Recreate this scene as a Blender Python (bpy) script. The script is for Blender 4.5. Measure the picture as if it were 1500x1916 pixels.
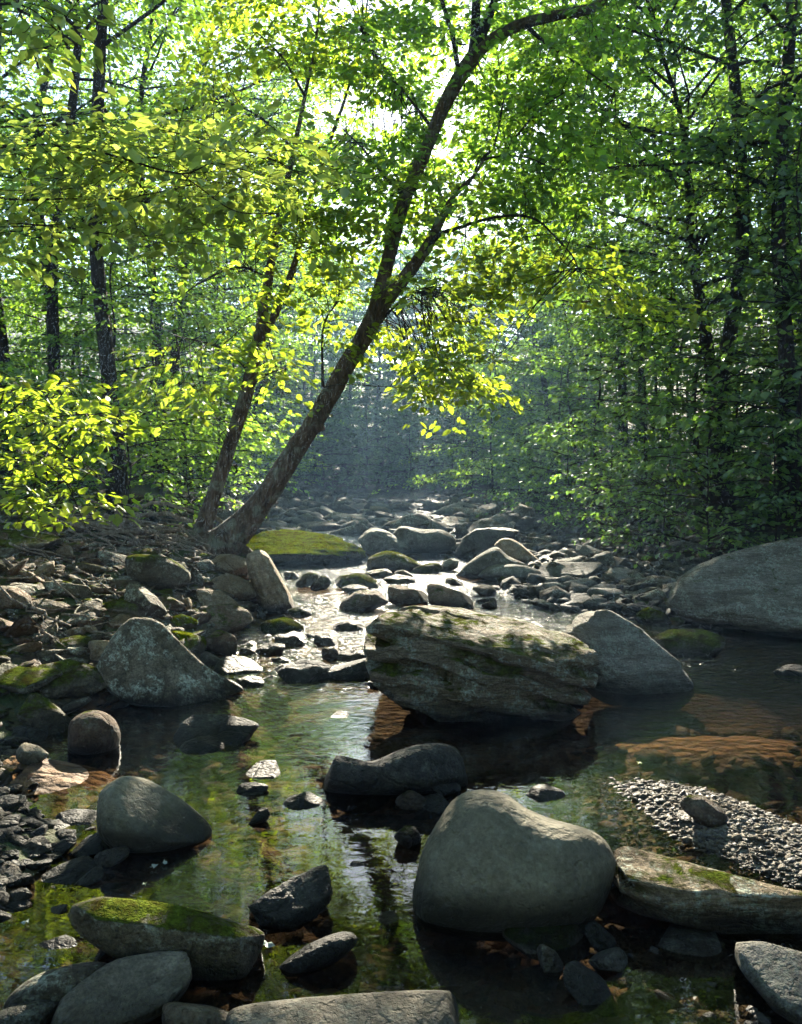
import bpy, bmesh, math, random
import numpy as np
from mathutils import Matrix, Vector

for o in list(bpy.data.objects):
    bpy.data.objects.remove(o)
sc = bpy.context.scene
COL = sc.collection

# ------------------------------------------------------------------ camera
W0, H0 = 1500.0, 1916.0            # the photograph's own pixel grid
FPX = 1594.0                       # focal length in those pixels
CAMZ = 1.5
PITCH = math.atan(78.0 / FPX)      # camera tipped slightly down
cam_d = bpy.data.cameras.new('camera')
cam = bpy.data.objects.new('camera', cam_d)
COL.objects.link(cam)
cam.location = (0, 0, CAMZ)
cam.rotation_euler = (math.pi / 2 - PITCH, 0, 0)
cam_d.sensor_fit = 'VERTICAL'
cam_d.sensor_height = 24.0
cam_d.lens = 24.0 * FPX / H0
cam_d.clip_start = 0.05
cam_d.clip_end = 1000.0
sc.camera = cam


def ray(px, py):
    """direction through a pixel, scaled so that its forward (Y) part is 1"""
    a = (px - W0 / 2) / FPX
    b = -(py - H0 / 2) / FPX
    d = np.array([a, math.cos(PITCH) + b * math.sin(PITCH), -math.sin(PITCH) + b * math.cos(PITCH)])
    return d / d[1]


def at(px, py, Y):
    return np.array([0, 0, CAMZ]) + ray(px, py) * Y


# ------------------------------------------------------------------ sky, sun, exposure
SUN = ray(828, 168)
SUN = SUN / np.linalg.norm(SUN)
ELEV = math.asin(SUN[2])
AZ = math.atan2(SUN[0], SUN[1])
world = bpy.data.worlds.new('World')
sc.world = world
world.use_nodes = True
wn = world.node_tree.nodes
wl_ = world.node_tree.links
bg = wn['Background']
sky = wn.new('ShaderNodeTexSky')
sky.sky_type = 'NISHITA'
sky.sun_disc = False
sky.sun_elevation = ELEV
sky.sun_rotation = AZ
sky.altitude = 300
sky.air_density = 1.0
sky.dust_density = 0.4
sky.ozone_density = 1.5
wl_.new(sky.outputs['Color'], bg.inputs['Color'])
bg.inputs['Strength'].default_value = 0.05
sun_d = bpy.data.lights.new('sun', 'SUN')
sun_d.energy = 5.0
sun_d.angle = math.radians(0.53)
sun_d.color = (1.0, 0.9, 0.72)
sun = bpy.data.objects.new('sun', sun_d)
COL.objects.link(sun)
sun.location = (3, 40, 30)
sun.rotation_euler = Vector(SUN).to_track_quat('Z', 'Y').to_euler()
sc.view_settings.view_transform = 'Standard'
sc.view_settings.look = 'None'
sc.view_settings.gamma = 1.0
sc.view_settings.use_curve_mapping = False
sc.view_settings.exposure = 3.1
sc.render.engine = 'CYCLES'
cy = sc.cycles
cy.max_bounces = 6
cy.diffuse_bounces = 2
cy.glossy_bounces = 3
cy.transmission_bounces = 4
cy.volume_bounces = 0
cy.transparent_max_bounces = 6
cy.use_denoising = True
cy.use_adaptive_sampling = True
cy.adaptive_threshold = 0.03
cy.sample_clamp_indirect = 4.0
cy.sample_clamp_direct = 12.0
cy.caustics_reflective = False
cy.caustics_refractive = False

RNG = np.random.default_rng(11)
random.seed(5)


# ------------------------------------------------------------------ helpers
def tag(o, label=None, cat=None, group=None, kind=None):
    if label: o['label'] = label
    if cat: o['category'] = cat
    if group: o['group'] = group
    if kind: o['kind'] = kind
    return o


def norm(v):
    v = np.asarray(v, float)
    return v / np.maximum(np.linalg.norm(v, axis=-1, keepdims=True), 1e-9)


def mesh_np(name, V, F, mat=None, smooth=False):
    """V (n,3); F (m,k) with one k for all faces"""
    me = bpy.data.meshes.new(name)
    V = np.ascontiguousarray(V, np.float32)
    F = np.ascontiguousarray(F, np.int32)
    m, k = F.shape
    me.vertices.add(len(V))
    me.vertices.foreach_set('co', V.ravel())
    me.loops.add(m * k)
    me.loops.foreach_set('vertex_index', F.ravel())
    me.polygons.add(m)
    me.polygons.foreach_set('loop_start', np.arange(0, m * k, k, dtype=np.int32))
    if smooth:
        me.polygons.foreach_set('use_smooth', np.ones(m, bool))
    me.update(calc_edges=True)
    if mat: me.materials.append(mat)
    return me


def obj(name, me, parent=None, loc=(0, 0, 0), rot=None):
    o = bpy.data.objects.new(name, me)
    COL.objects.link(o)
    o.location = loc
    if rot is not None: o.rotation_euler = rot
    if parent is not None: o.parent = parent
    return o


def thing(name, loc, label, cat, group=None, rz=0.0):
    o = obj(name, None, None, loc, (0, 0, rz))
    o.empty_display_size = 0.2
    return tag(o, label, cat, group)


def _hash(ix, iy, iz):
    h = (ix * 374761393 + iy * 668265263 + iz * 2147483647) & 0xFFFFFFFF
    h = ((h ^ (h >> 13)) * 1274126177) & 0xFFFFFFFF
    h = h ^ (h >> 16)
    return (h & 0xFFFF) / 32767.5 - 1.0


def vnoise(p):
    p = np.asarray(p, float)
    i = np.floor(p).astype(np.int64)
    f = p - i
    u = f * f * (3 - 2 * f)
    r = 0
    for dx in (0, 1):
        wx = u[..., 0] if dx else 1 - u[..., 0]
        for dy in (0, 1):
            wy = u[..., 1] if dy else 1 - u[..., 1]
            for dz in (0, 1):
                wz = u[..., 2] if dz else 1 - u[..., 2]
                r = r + wx * wy * wz * _hash(i[..., 0] + dx, i[..., 1] + dy, i[..., 2] + dz)
    return r


def fbm(p, oct=4, gain=0.5):
    a, s, r = 1.0, 0.0, 0
    p = np.asarray(p, float)
    for k in range(oct):
        r = r + a * vnoise(p * (2.03 ** k) + 17.3 * k)
        s += a
        a *= gain
    return r / s


def smooth(a, b, x):
    t = np.clip((x - a) / (b - a), 0, 1)
    return t * t * (3 - 2 * t)


def lin(a, b, x):
    return np.clip((x - a) / (b - a), 0, 1)


class Tubes:
    """collects tapering tubes into one mesh"""
    def __init__(self): self.V, self.F, self.n = [], [], 0

    def add(self, P, R, sides=6, rough=0.0, seed=0.0, cap=True):
        P = np.asarray(P, float); R = np.asarray(R, float)
        T = norm(np.gradient(P, axis=0))
        ref = np.array([0.13, -0.97, 0.2]) if abs(T[0, 1]) < 0.8 else np.array([1.0, 0, 0])
        B = norm(np.cross(T, ref)); N = np.cross(B, T)
        a = np.linspace(0, 2 * np.pi, sides, endpoint=False)
        ring = np.cos(a)[None, :, None] * B[:, None, :] + np.sin(a)[None, :, None] * N[:, None, :]
        rr = R[:, None] * np.ones((1, sides))
        if rough > 0:
            base = P[:, None, :] + ring * R[:, None, None]
            rr = rr * (1 + rough * fbm(base * (1.1 / max(R.max(), .02)) * [1, 1, .45] + seed, 3))
        V = P[:, None, :] + ring * rr[:, :, None]
        k = len(P)
        i = np.arange(k - 1)[:, None] * sides; j = np.arange(sides)[None, :]; j2 = (j + 1) % sides
        F = np.stack([i + j, i + j2, i + sides + j2, i + sides + j], -1).reshape(-1, 4)
        self.V.append(V.reshape(-1, 3)); self.F.append(F + self.n); self.n += k * sides
        return self

    def mesh(self, name, mat, origin=(0, 0, 0)):
        if not self.V: return None
        return mesh_np(name, np.concatenate(self.V) - np.asarray(origin), np.concatenate(self.F), mat, True)


def spline(P, n):
    """Catmull-Rom through the rows of P (any number of columns)"""
    P = np.asarray(P, float)
    Q = np.vstack([2 * P[0] - P[1], P, 2 * P[-1] - P[-2]])
    t = np.linspace(0, len(P) - 1 - 1e-6, n)
    k = t.astype(int); f = (t - k)[:, None]
    a, b, c, d = Q[k], Q[k + 1], Q[k + 2], Q[k + 3]
    return 0.5 * (2 * b + (c - a) * f + (2 * a - 5 * b + 4 * c - d) * f ** 2 + (3 * b - a - 3 * c + d) * f ** 3)


LEAF6 = np.array([[0, 0, 0], [.28, .26, .05], [.68, .23, .03], [1, 0, -.06], [.68, -.23, .03], [.28, -.26, .05]])
LEAF4 = np.array([[0, 0, 0], [.5, .31, .06], [1, 0, -.04], [.5, -.31, .06]])


def leaf_mesh(name, P, A, N, S, mat, near=True, origin=(0, 0, 0)):
    A = norm(A); N = norm(N - A * (N * A).sum(-1, keepdims=True)); B = np.cross(N, A)
    L = LEAF6 if near else LEAF4
    V = (P[:, None, :] + S[:, None, None] * (L[None, :, 0:1] * A[:, None, :] + L[None, :, 1:2] * B[:, None, :] + L[None, :, 2:3] * N[:, None, :]))
    k = len(L); i = np.arange(len(P))[:, None] * k
    if near:
        F = np.concatenate([i + np.array([[0, 1, 2, 3]]), i + np.array([[0, 3, 4, 5]])], 0)
    else:
        F = i + np.array([[0, 1, 2, 3]])
    return mesh_np(name, V.reshape(-1, 3) - np.asarray(origin), F, mat, False)


def leaves_of(P, D, L, n, size, rng, droop=.12, jit=.55, width=.42):
    """flat fronds: P start, D direction, L length; n leaves each"""
    P = np.asarray(P, float); D = norm(D); L = np.asarray(L, float)
    S = len(P)
    up = np.array([0, 0, 1.0])
    B = norm(np.cross(D, up)); N = np.cross(B, D)
    t = rng.uniform(.04, 1, (S, n)); sd = rng.choice([-1., 1.], (S, n))
    w = width * np.sin(np.pi * np.clip(.08 + .9 * t, 0, 1)) ** .8 + .04
    lat = sd * rng.uniform(.1, 1, (S, n)) * w
    e = lambda v: v[:, None, :]
    pos = e(P) + L[:, None, None] * (e(D) * t[..., None] + e(B) * lat[..., None]
          + e(N) * rng.normal(0, .035, (S, n, 1)) - up * (droop * (t ** 2 + 1.2 * lat ** 2))[..., None])
    ax = e(D) * .55 + e(B) * (sd * .8)[..., None] + rng.normal(0, .3, (S, n, 3)) - up * .38
    nn = e(N) + rng.normal(0, jit, (S, n, 3))
    sz = size * rng.choice([.55, .8, 1.0, 1.0, 1.15, 1.3], (S, n)) * rng.uniform(.85, 1.1, (S, n))
    return pos.reshape(-1, 3), ax.reshape(-1, 3), nn.reshape(-1, 3), sz.reshape(-1)


# ------------------------------------------------------------------ lie of the land
XL_Y = [-20, 2, 2.6, 3.4, 3.9, 4.4, 5, 5.6, 7.4, 9, 10, 11.5, 13, 15, 20, 30, 36, 60]
XL_X = [-1.3, -1.2, -1.3, -1.25, -1.75, -2.05, -1.95, -1.55, -1.45, -1.35, -1.5, -2.2, -2.6, -2.6, -2.8, -3.6, -3.6, -3.6]
XR_Y = [-20, 2.4, 2.8, 3.2, 5, 6.5, 7.5, 8.2, 9, 10, 12, 14, 16, 20, 30, 36, 60]
XR_X = [1.0, 1.0, 1.6, 3.0, 3.4, 3.4, 3.0, 2.0, 1.5, 1.3, 1.3, 1.2, 1.6, 1.6, 2.2, 2.0, 2.0]


def water_z(y):
    return .12 * lin(5.6, 10, y) + .2 * lin(13.5, 15.5, y) + .3 * lin(15.5, 36, y)


def ground_z(x, y):
    x = np.asarray(x, float); y = np.asarray(y, float)
    sl = np.interp(y, XL_Y, XL_X) - x
    sr = x - np.interp(y, XR_Y, XR_X)
    s = np.maximum(sl, sr)
    p = np.stack([x, y, np.zeros_like(x)], -1)
    inside = -.035 - .16 * smooth(0, .7, -s)
    inside = inside + .06 * np.clip(fbm(p * 1.3, 2), -1, 1) * smooth(.1, .5, -s)
    # gravel bar and sandy shoal
    gx, gy = x - 1.28, y - 3.6
    u = gx * .6 - gy * .8; v = gx * .8 + gy * .6
    inside = inside + .235 * np.clip(1 - (u / 1.22) ** 2 - (v / .58) ** 2, 0, 1) ** .75
    gx, gy = x - 1.75, y - 4.75
    inside = inside + .17 * np.clip(1 - (gx / 1.1) ** 2 - (gy / .5) ** 2, 0, 1)
    gx, gy = x + 1.75, y - 4.15
    inside = inside + .1 * np.clip(1 - (gx / .8) ** 2 - (gy / .35) ** 2, 0, 1)
    a = np.maximum(sl, 0)
    steep = smooth(4.6, 7.0, y)
    left = -.035 + (.16 + .34 * steep) * (1 - np.exp(-a / .55)) + .13 * np.minimum(a, 40) + .16 * np.clip(a - 9, 0, 30)
    b = np.maximum(sr, 0)
    right = -.035 + .075 * np.minimum(b, 40) + .2 * np.clip(b - 2.6, 0, 3) + .26 * np.clip(b - 5, 0, 25)
    h = np.where(s < 0, inside, np.where(sl > sr, left, right))
    h = h + np.where(s > 0, .09 * fbm(p * 2.1 + 9, 3) * smooth(0, .8, s) + .5 * fbm(p * .18, 2) * smooth(3, 9, s), 0)
    far = smooth(36, 92, y) * 11.0
    return water_z(y) + h + far


def hit(px, py, water=True):
    """where the line of sight through a pixel meets the ground or the water"""
    d = ray(px, py)
    Y = np.concatenate([np.arange(1.2, 12, .01), np.arange(12, 90, .05)])
    X = d[0] * Y; Z = CAMZ + d[2] * Y
    g = ground_z(X, Y)
    if water: g = np.maximum(g, water_z(Y) - .01)
    k = np.argmax(Z < g)
    if not (Z < g).any(): k = len(Y) - 1
    return np.array([X[k], Y[k], g[k]])


# ------------------------------------------------------------------ materials
def mat_new(name):
    m = bpy.data.materials.new(name)
    m.use_nodes = True
    nt = m.node_tree
    nt.nodes.clear()
    out = nt.nodes.new('ShaderNodeOutputMaterial')
    return m, nt, out


class N:
    """tiny node-graph writer"""
    def __init__(self, nt): self.nt = nt

    def node(self, t, **kw):
        n = self.nt.nodes.new('ShaderNode' + t)
        for k, v in kw.items(): setattr(n, k, v)
        return n

    def put(self, sock, v):
        if isinstance(v, bpy.types.NodeSocket): self.nt.links.new(v, sock)
        elif isinstance(v, (tuple, list)) and len(v) == 3 and sock.type == 'RGBA': sock.default_value = (*v, 1)
        else: sock.default_value = v

    def math(self, op, a, b=0.0, c=None, clamp=False):
        n = self.node('Math', operation=op, use_clamp=clamp)
        self.put(n.inputs[0], a); self.put(n.inputs[1], b)
        if c is not None: self.put(n.inputs[2], c)
        return n.outputs[0]

    def mix(self, f, a, b, mode='MIX'):
        n = self.node('Mix', data_type='RGBA', blend_type=mode)
        self.put(n.inputs[0], f); self.put(n.inputs[6], a); self.put(n.inputs[7], b)
        return n.outputs[2]

    def noise(self, vec, scale, detail=4, rough=.55, dist=0.0):
        n = self.node('TexNoise')
        self.put(n.inputs['Vector'], vec)
        n.inputs['Scale'].default_value = scale
        n.inputs['Detail'].default_value = detail
        n.inputs['Roughness'].default_value = rough
        n.inputs['Distortion'].default_value = dist
        return n.outputs['Fac']

    def voro(self, vec, scale, feature='F1', out='Distance'):
        n = self.node('TexVoronoi', feature=feature)
        self.put(n.inputs['Vector'], vec)
        n.inputs['Scale'].default_value = scale
        return n.outputs[out]

    def map(self, x, a, b, c=0.0, d=1.0, smoothstep=False):
        n = self.node('MapRange', clamp=True)
        if smoothstep: n.interpolation_type = 'SMOOTHSTEP'
        self.put(n.inputs[0], x)
        for i, v in zip((1, 2, 3, 4), (a, b, c, d)): self.put(n.inputs[i], v)
        return n.outputs[0]

    def bump(self, h, dist, strength=1.0, normal=None):
        n = self.node('Bump')
        n.inputs['Distance'].default_value = dist
        self.put(n.inputs['Strength'], strength)
        self.put(n.inputs['Height'], h)
        if normal is not None: self.put(n.inputs['Normal'], normal)
        return n.outputs[0]

    def wlevel(self, y):
        a = self.map(y, 5.6, 10, 0, .12); b = self.map(y, 13.5, 15.5, 0, .2); c = self.map(y, 15.5, 36, 0, .3)
        return self.math('ADD', self.math('ADD', a, b), c)


def rock_mat(name, c1, c2, moss=0.0, lichen=.3, rough=.85, wet_shade=.07, mossc=(.045, .06, .008), scale=1.0, layer=0.0, relief=1.0, var=1.0, ledge=0.0):
    m, nt, out = mat_new(name)
    g = N(nt)
    geo = g.node('NewGeometry')
    pos = geo.outputs['Position']
    info = g.node('ObjectInfo')
    sep = g.node('SeparateXYZ'); g.put(sep.inputs[0], pos)
    sn = g.node('SeparateXYZ'); g.put(sn.inputs[0], geo.outputs['Normal'])
    st = g.node('Mapping'); g.put(st.inputs['Vector'], pos)
    st.inputs['Scale'].default_value = (1, 1, 1 + 5 * layer)
    st.inputs['Rotation'].default_value = (.12, .22, 0)
    v = st.outputs[0]
    n1 = g.noise(v, 3.2 * scale, 6, .6, .4)
    n2 = g.noise(v, 17 * scale, 5, .65)
    n3 = g.noise(pos, 90 * scale, 3, .7)
    col = g.mix(g.map(n1, .32, .68), c1, c2)
    col = g.mix(g.map(n2, .38, .66, 0, .7 * var), col, tuple(x * .38 for x in c1))
    st2 = g.noise(v, 1.9 * scale, 5, .7, .8)
    col = g.mix(g.map(st2, .46, .62, 0, .62 * var), col, tuple(x * y for x, y in zip(c1, (.42, .36, .26))))
    if lichen > 0:
        li = g.math('MULTIPLY', g.map(g.noise(pos, 6 * scale, 5, .75), .5, .56), g.map(g.noise(pos, 40 * scale, 3, .7), .42, .58))
        col = g.mix(g.math('MULTIPLY', li, lichen), col, (.33, .35, .27))
    col = g.mix(1.0, col, g.map(n3, .28, .72, 1 - .5 * var, 1 + .45 * var), 'MULTIPLY')
    col = g.mix(1.0, col, g.map(info.outputs['Random'], 0, 1, .72, 1.2), 'MULTIPLY')
    rg = rough
    spec = .12
    if moss > 0:
        mn = g.noise(pos, 7 * scale, 8, .78, .5)
        f = g.math('ADD', g.math('MULTIPLY', sn.outputs['Z'], .42), g.math('SUBTRACT', mn, .5))
        f = g.map(f, .42 - .55 * moss, .52 - .5 * moss)
        if ledge > 0:
            la = g.node('Attribute', attribute_name='ledge')
            lf = g.math('MULTIPLY', g.map(la.outputs['Fac'], .25, .7), g.map(g.noise(pos, 3.5, 4, .6), .46, .56))
            f = g.math('MAXIMUM', f, g.math('MULTIPLY', lf, ledge))
        mc = g.mix(g.map(g.noise(pos, 60, 3), .35, .65), mossc, tuple(x * 2.1 for x in mossc))
        mc = g.mix(g.map(g.noise(pos, 11, 6, .75, .4), .42, .6), mc, tuple(x * y for x, y in zip(mossc, (.75, .45, 1))))
        col = g.mix(f, col, mc)
        spec = g.map(f, 0, 1, .12, 0)
        n2 = g.math('ADD', n2, g.math('MULTIPLY', f, g.math('MULTIPLY', g.noise(pos, 140, 2), .5)))
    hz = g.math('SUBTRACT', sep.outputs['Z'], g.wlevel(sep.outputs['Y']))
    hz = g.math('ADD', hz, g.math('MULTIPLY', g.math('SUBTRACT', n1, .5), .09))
    wet = g.map(hz, wet_shade - .03, wet_shade + .07, 1, 0)  # dark band above the waterline: wet stone, on the egg rock also painted shade
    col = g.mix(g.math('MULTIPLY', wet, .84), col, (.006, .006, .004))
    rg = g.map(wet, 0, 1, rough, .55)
    b = g.node('BsdfPrincipled')
    g.put(b.inputs['Base Color'], col)
    g.put(b.inputs['Roughness'], rg)
    g.put(b.inputs['Specular IOR Level'], spec)
    wv = g.node('VectorMath', operation='MULTIPLY_ADD')
    wn_ = g.node('TexNoise'); g.put(wn_.inputs['Vector'], pos); wn_.inputs['Scale'].default_value = 5; wn_.inputs['Detail'].default_value = 4
    g.put(wv.inputs[0], wn_.outputs['Color']); wv.inputs[1].default_value = (.16, .16, .16); g.put(wv.inputs[2], v)
    crack = g.map(g.voro(wv.outputs[0], 3.2 * scale, 'DISTANCE_TO_EDGE'), 0, .035)
    h = g.math('ADD', g.math('MULTIPLY', n2, .55), g.math('ADD', g.math('MULTIPLY', n3, .16), g.math('MULTIPLY', crack, .15 * var)))
    h = g.math('ADD', h, g.math('MULTIPLY', n1, .7))
    pits = g.map(g.noise(pos, 42 * scale, 2, .5), .3, .42)
    h = g.math('ADD', h, g.math('MULTIPLY', pits, .16))
    g.put(b.inputs['Normal'], g.bump(h, .06 * relief, 1.0))
    nt.links.new(b.outputs[0], out.inputs[0])
    return m


def leaf_mat(name, dif, tra, share=.5, gloss=.06):
    m, nt, out = mat_new(name)
    g = N(nt)
    geo = g.node('NewGeometry'); info = g.node('ObjectInfo')
    rnd = g.math('FRACT', g.math('ADD', geo.outputs['Random Per Island'], info.outputs['Random']))
    k = g.map(rnd, 0, 1, .45, 1.4)
    d = g.mix(1.0, dif, k, 'MULTIPLY')
    yel = g.map(g.math('FRACT', g.math('MULTIPLY', rnd, 7.31)), .55, 1, 0, .36)
    t = g.mix(1.0, g.mix(yel, tra, (tra[0] * 1.35, tra[1] * 1.0, tra[2] * .8)), k, 'MULTIPLY')
    a = g.node('BsdfDiffuse'); g.put(a.inputs[0], d)
    b = g.node('BsdfTranslucent'); g.put(b.inputs[0], t)
    mx = g.node('MixShader'); mx.inputs[0].default_value = share
    nt.links.new(a.outputs[0], mx.inputs[1]); nt.links.new(b.outputs[0], mx.inputs[2])
    gl = g.node('BsdfGlossy'); gl.inputs['Roughness'].default_value = .42
    gl.inputs['Color'].default_value = (.8, .85, .8, 1)
    m2 = g.node('MixShader'); m2.inputs[0].default_value = gloss
    nt.links.new(mx.outputs[0], m2.inputs[1]); nt.links.new(gl.outputs[0], m2.inputs[2])
    nt.links.new(m2.outputs[0], out.inputs[0])
    return m


def bark_mat(name, c1, c2, lich=.2):
    m, nt, out = mat_new(name)
    g = N(nt)
    geo = g.node('NewGeometry')
    st = g.node('Mapping'); g.put(st.inputs['Vector'], geo.outputs['Position'])
    st.inputs['Scale'].default_value = (1, 1, .3)
    n1 = g.noise(st.outputs[0], 14, 6, .7, .3)
    n2 = g.noise(geo.outputs['Position'], 5, 4, .6)
    vv = g.voro(st.outputs[0], 26, 'DISTANCE_TO_EDGE')
    col = g.mix(g.map(n1, .35, .65), c1, c2)
    col = g.mix(g.math('MULTIPLY', g.map(n2, .52, .62), lich), col, (.24, .25, .17))
    b = g.node('BsdfPrincipled')
    g.put(b.inputs['Base Color'], col); b.inputs['Roughness'].default_value = .9
    b.inputs['Specular IOR Level'].default_value = .2
    h = g.math('ADD', n1, g.math('MULTIPLY', g.map(vv, 0, .2), .5))
    g.put(b.inputs['Normal'], g.bump(h, .06, 1.0))
    nt.links.new(b.outputs[0], out.inputs[0])
    return m


def ground_mat():
    m, nt, out = mat_new('ground')
    g = N(nt)
    geo = g.node('NewGeometry'); pos = geo.outputs['Position']
    at_ = g.node('Attribute', attribute_name='bed')
    bed = at_.outputs['Fac']
    sep = g.node('SeparateXYZ'); g.put(sep.inputs[0], pos)
    warp = g.node('Mapping'); g.put(warp.inputs['Vector'], pos); warp.inputs['Scale'].default_value = (1, 1.5, 1)
    v1 = g.node('TexVoronoi'); g.put(v1.inputs['Vector'], warp.outputs[0]); v1.inputs['Scale'].default_value = 11
    sv = g.node('SeparateXYZ'); g.put(sv.inputs[0], v1.outputs['Color'])
    peb = g.mix(sv.outputs['X'], (.14, .07, .03), (.29, .16, .075))
    peb = g.mix(g.map(sv.outputs['Y'], .6, 1), peb, (.13, .12, .10))
    nn = g.noise(pos, 2.2, 5, .6)
    sand = g.mix(nn, (.17, .09, .042), (.27, .165, .085))
    sh = g.node('Attribute', attribute_name='shoal')
    peb = g.mix(1.0, peb, (.34, .3, .26), 'MULTIPLY')
    bedc = g.mix(g.math('MULTIPLY', sh.outputs['Fac'], g.map(g.noise(pos, 2.6, 4), .32, .5)), peb, sand)
    gb = g.node('Attribute', attribute_name='bar')
    v3 = g.node('TexVoronoi'); g.put(v3.inputs['Vector'], pos); v3.inputs['Scale'].default_value = 70
    s3 = g.node('SeparateXYZ'); g.put(s3.inputs[0], v3.outputs['Color'])
    bedc = g.mix(gb.outputs['Fac'], bedc, g.mix(s3.outputs['X'], (.07, .062, .05), (.2, .175, .135)))
    e = v1.outputs['Distance']
    bedc = g.mix(g.map(e, .35, .75, 0, .5), bedc, (.03, .022, .014))
    v2 = g.node('TexVoronoi'); g.put(v2.inputs['Vector'], pos); v2.inputs['Scale'].default_value = 24
    s2 = g.node('SeparateXYZ'); g.put(s2.inputs[0], v2.outputs['Color'])
    lit = g.mix(s2.outputs['X'], (.022, .015, .009), (.085, .052, .028))
    lit = g.mix(g.map(s2.outputs['Y'], .55, .9), lit, (.03, .026, .02))
    grn = g.mix(g.noise(pos, 30, 3), (.018, .035, .009), (.045, .08, .016))
    lit = g.mix(g.math('MULTIPLY', g.map(g.noise(pos, .9, 5, .6), .42, .56), .85), lit, grn)
    col = g.mix(bed, lit, bedc)
    b = g.node('BsdfPrincipled')
    g.put(b.inputs['Base Color'], col); b.inputs['Roughness'].default_value = .85
    b.inputs['Specular IOR Level'].default_value = .25
    h = g.math('ADD', g.math('MULTIPLY', g.math('SUBTRACT', 1.0, v2.outputs['Distance']), .6), g.noise(pos, 45, 4))
    h = g.math('ADD', h, g.math('MULTIPLY', g.math('MULTIPLY', g.map(e, 0, .7, 1, 0), bed), 1.2))
    g.put(b.inputs['Normal'], g.bump(h, .035, .9))
    nt.links.new(b.outputs[0], out.inputs[0])
    return m


def water_mat():
    m, nt, out = mat_new('water')
    g = N(nt)
    geo = g.node('NewGeometry'); pos = geo.outputs['Position']
    sep = g.node('SeparateXYZ'); g.put(sep.inputs[0], pos)
    y = sep.outputs['Y']; x = sep.outputs['X']
    mp = g.node('Mapping'); g.put(mp.inputs['Vector'], pos); mp.inputs['Scale'].default_value = (1, 1.7, 1)
    big = g.noise(mp.outputs[0], 1.6, 2, .5)
    rip = g.noise(mp.outputs[0], 9, 3, .55, .6)
    fine = g.noise(pos, 34, 3, .6, .5)
    riffle = g.map(y, 5.2, 6.6, smoothstep=True)                    # broken water upstream of the pool
    mid = g.math('MULTIPLY', g.map(y, 3.9, 5.2, smoothstep=True), .4)
    patch = g.map(g.noise(pos, .8, 2), .4, .62, .25, 1)
    amp = g.math('ADD', .05, g.math('ADD', g.math('MULTIPLY', mid, patch), g.math('MULTIPLY', riffle, 1.7)))
    h = g.math('ADD', g.math('MULTIPLY', rip, .6), g.math('MULTIPLY', fine, g.math('MULTIPLY', riffle, .1)))
    h = g.math('ADD', g.math('MULTIPLY', h, amp), g.math('MULTIPLY', big, .05))
    nrm = g.bump(h, .03, 1.0)
    dt = g.node('VectorMath', operation='DOT_PRODUCT')
    g.put(dt.inputs[0], geo.outputs['Incoming']); g.put(dt.inputs[1], nrm)
    c = g.math('SUBTRACT', 1.0, g.math('ABSOLUTE', dt.outputs['Value']), clamp=True)
    fres = g.math('ADD', .075, g.math('MULTIPLY', g.math('POWER', c, 3.9), .925))
    gl = g.node('BsdfGlossy'); gl.inputs['Roughness'].default_value = .03
    g.put(gl.inputs['Roughness'], g.map(riffle, 0, 1, .01, .07))
    g.put(gl.inputs['Normal'], nrm)
    tr = g.node('BsdfTransparent'); tr.inputs[0].default_value = (.5, .43, .33, 1)
    mx = g.node('MixShader'); g.put(mx.inputs[0], fres)
    nt.links.new(tr.outputs[0], mx.inputs[1]); nt.links.new(gl.outputs[0], mx.inputs[2])
    nt.links.new(mx.outputs[0], out.inputs[0])
    return m


M = {}
M['grey'] = rock_mat('grey_rock', (0.102, 0.085, 0.056), (0.187, 0.157, 0.106), moss=0, lichen=.8, var=1.25)
M['egg'] = rock_mat('smooth_grey_green_rock', (0.105, 0.095, 0.065), (0.153, 0.136, 0.092), moss=0, lichen=.12, scale=.6, relief=.4, var=.6, wet_shade=.12)  # band set high: wet stone plus shade painted onto the lower part
M['tan'] = rock_mat('tan_rock', (.20, .145, .085), (.30, .225, .14), moss=0, lichen=.25)
M['pale'] = rock_mat('pale_rock', (0.165, 0.143, 0.101), (0.247, 0.214, 0.154), moss=.0, lichen=.3, relief=.6)
M['dark'] = rock_mat('dark_wet_rock', (.035, .034, .03), (.075, .07, .06), moss=.0, lichen=.15, rough=.75)
M['mossy'] = rock_mat('mossy_rock', (0.080, 0.068, 0.044), (0.136, 0.112, 0.072), moss=.3, lichen=.35)
M['verymossy'] = rock_mat('moss_carpet_rock', (.10, .085, .05), (.17, .14, .08), moss=.72, lichen=.1, mossc=(.062, .085, .002), relief=1.8)
M['strata'] = rock_mat('layered_lichen_rock', (0.176, 0.138, 0.085), (0.314, 0.242, 0.157), moss=.1, lichen=.95, layer=1.0, ledge=.9)
M['schist'] = rock_mat('silvery_layered_rock', (0.212, 0.191, 0.145), (0.340, 0.306, 0.238), moss=.03, lichen=.75, layer=1.2, relief=1.3)
M['blue'] = rock_mat('blue_grey_rock', (0.136, 0.128, 0.106), (0.212, 0.200, 0.166), moss=.0, lichen=.4)
M['brown'] = rock_mat('brown_rock', (.12, .075, .045), (.19, .13, .085), moss=.12, lichen=.2)
M['ground'] = ground_mat()
M['water'] = water_mat()
M['bark'] = bark_mat('leaning_tree_bark', (.045, .03, .019), (.16, .11, .068), .5)
M['bark_dark'] = bark_mat('dark_bark', (.018, .013, .009), (.045, .033, .024), .06)
M['twig'] = bark_mat('dead_wood', (.16, .125, .09), (.36, .30, .23), .1)
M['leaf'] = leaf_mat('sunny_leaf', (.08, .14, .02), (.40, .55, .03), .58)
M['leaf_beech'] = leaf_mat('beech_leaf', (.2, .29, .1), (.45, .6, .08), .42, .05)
M['leaf_mid'] = leaf_mat('green_leaf', (.055, .12, .022), (.31, .55, .04), .55)
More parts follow.
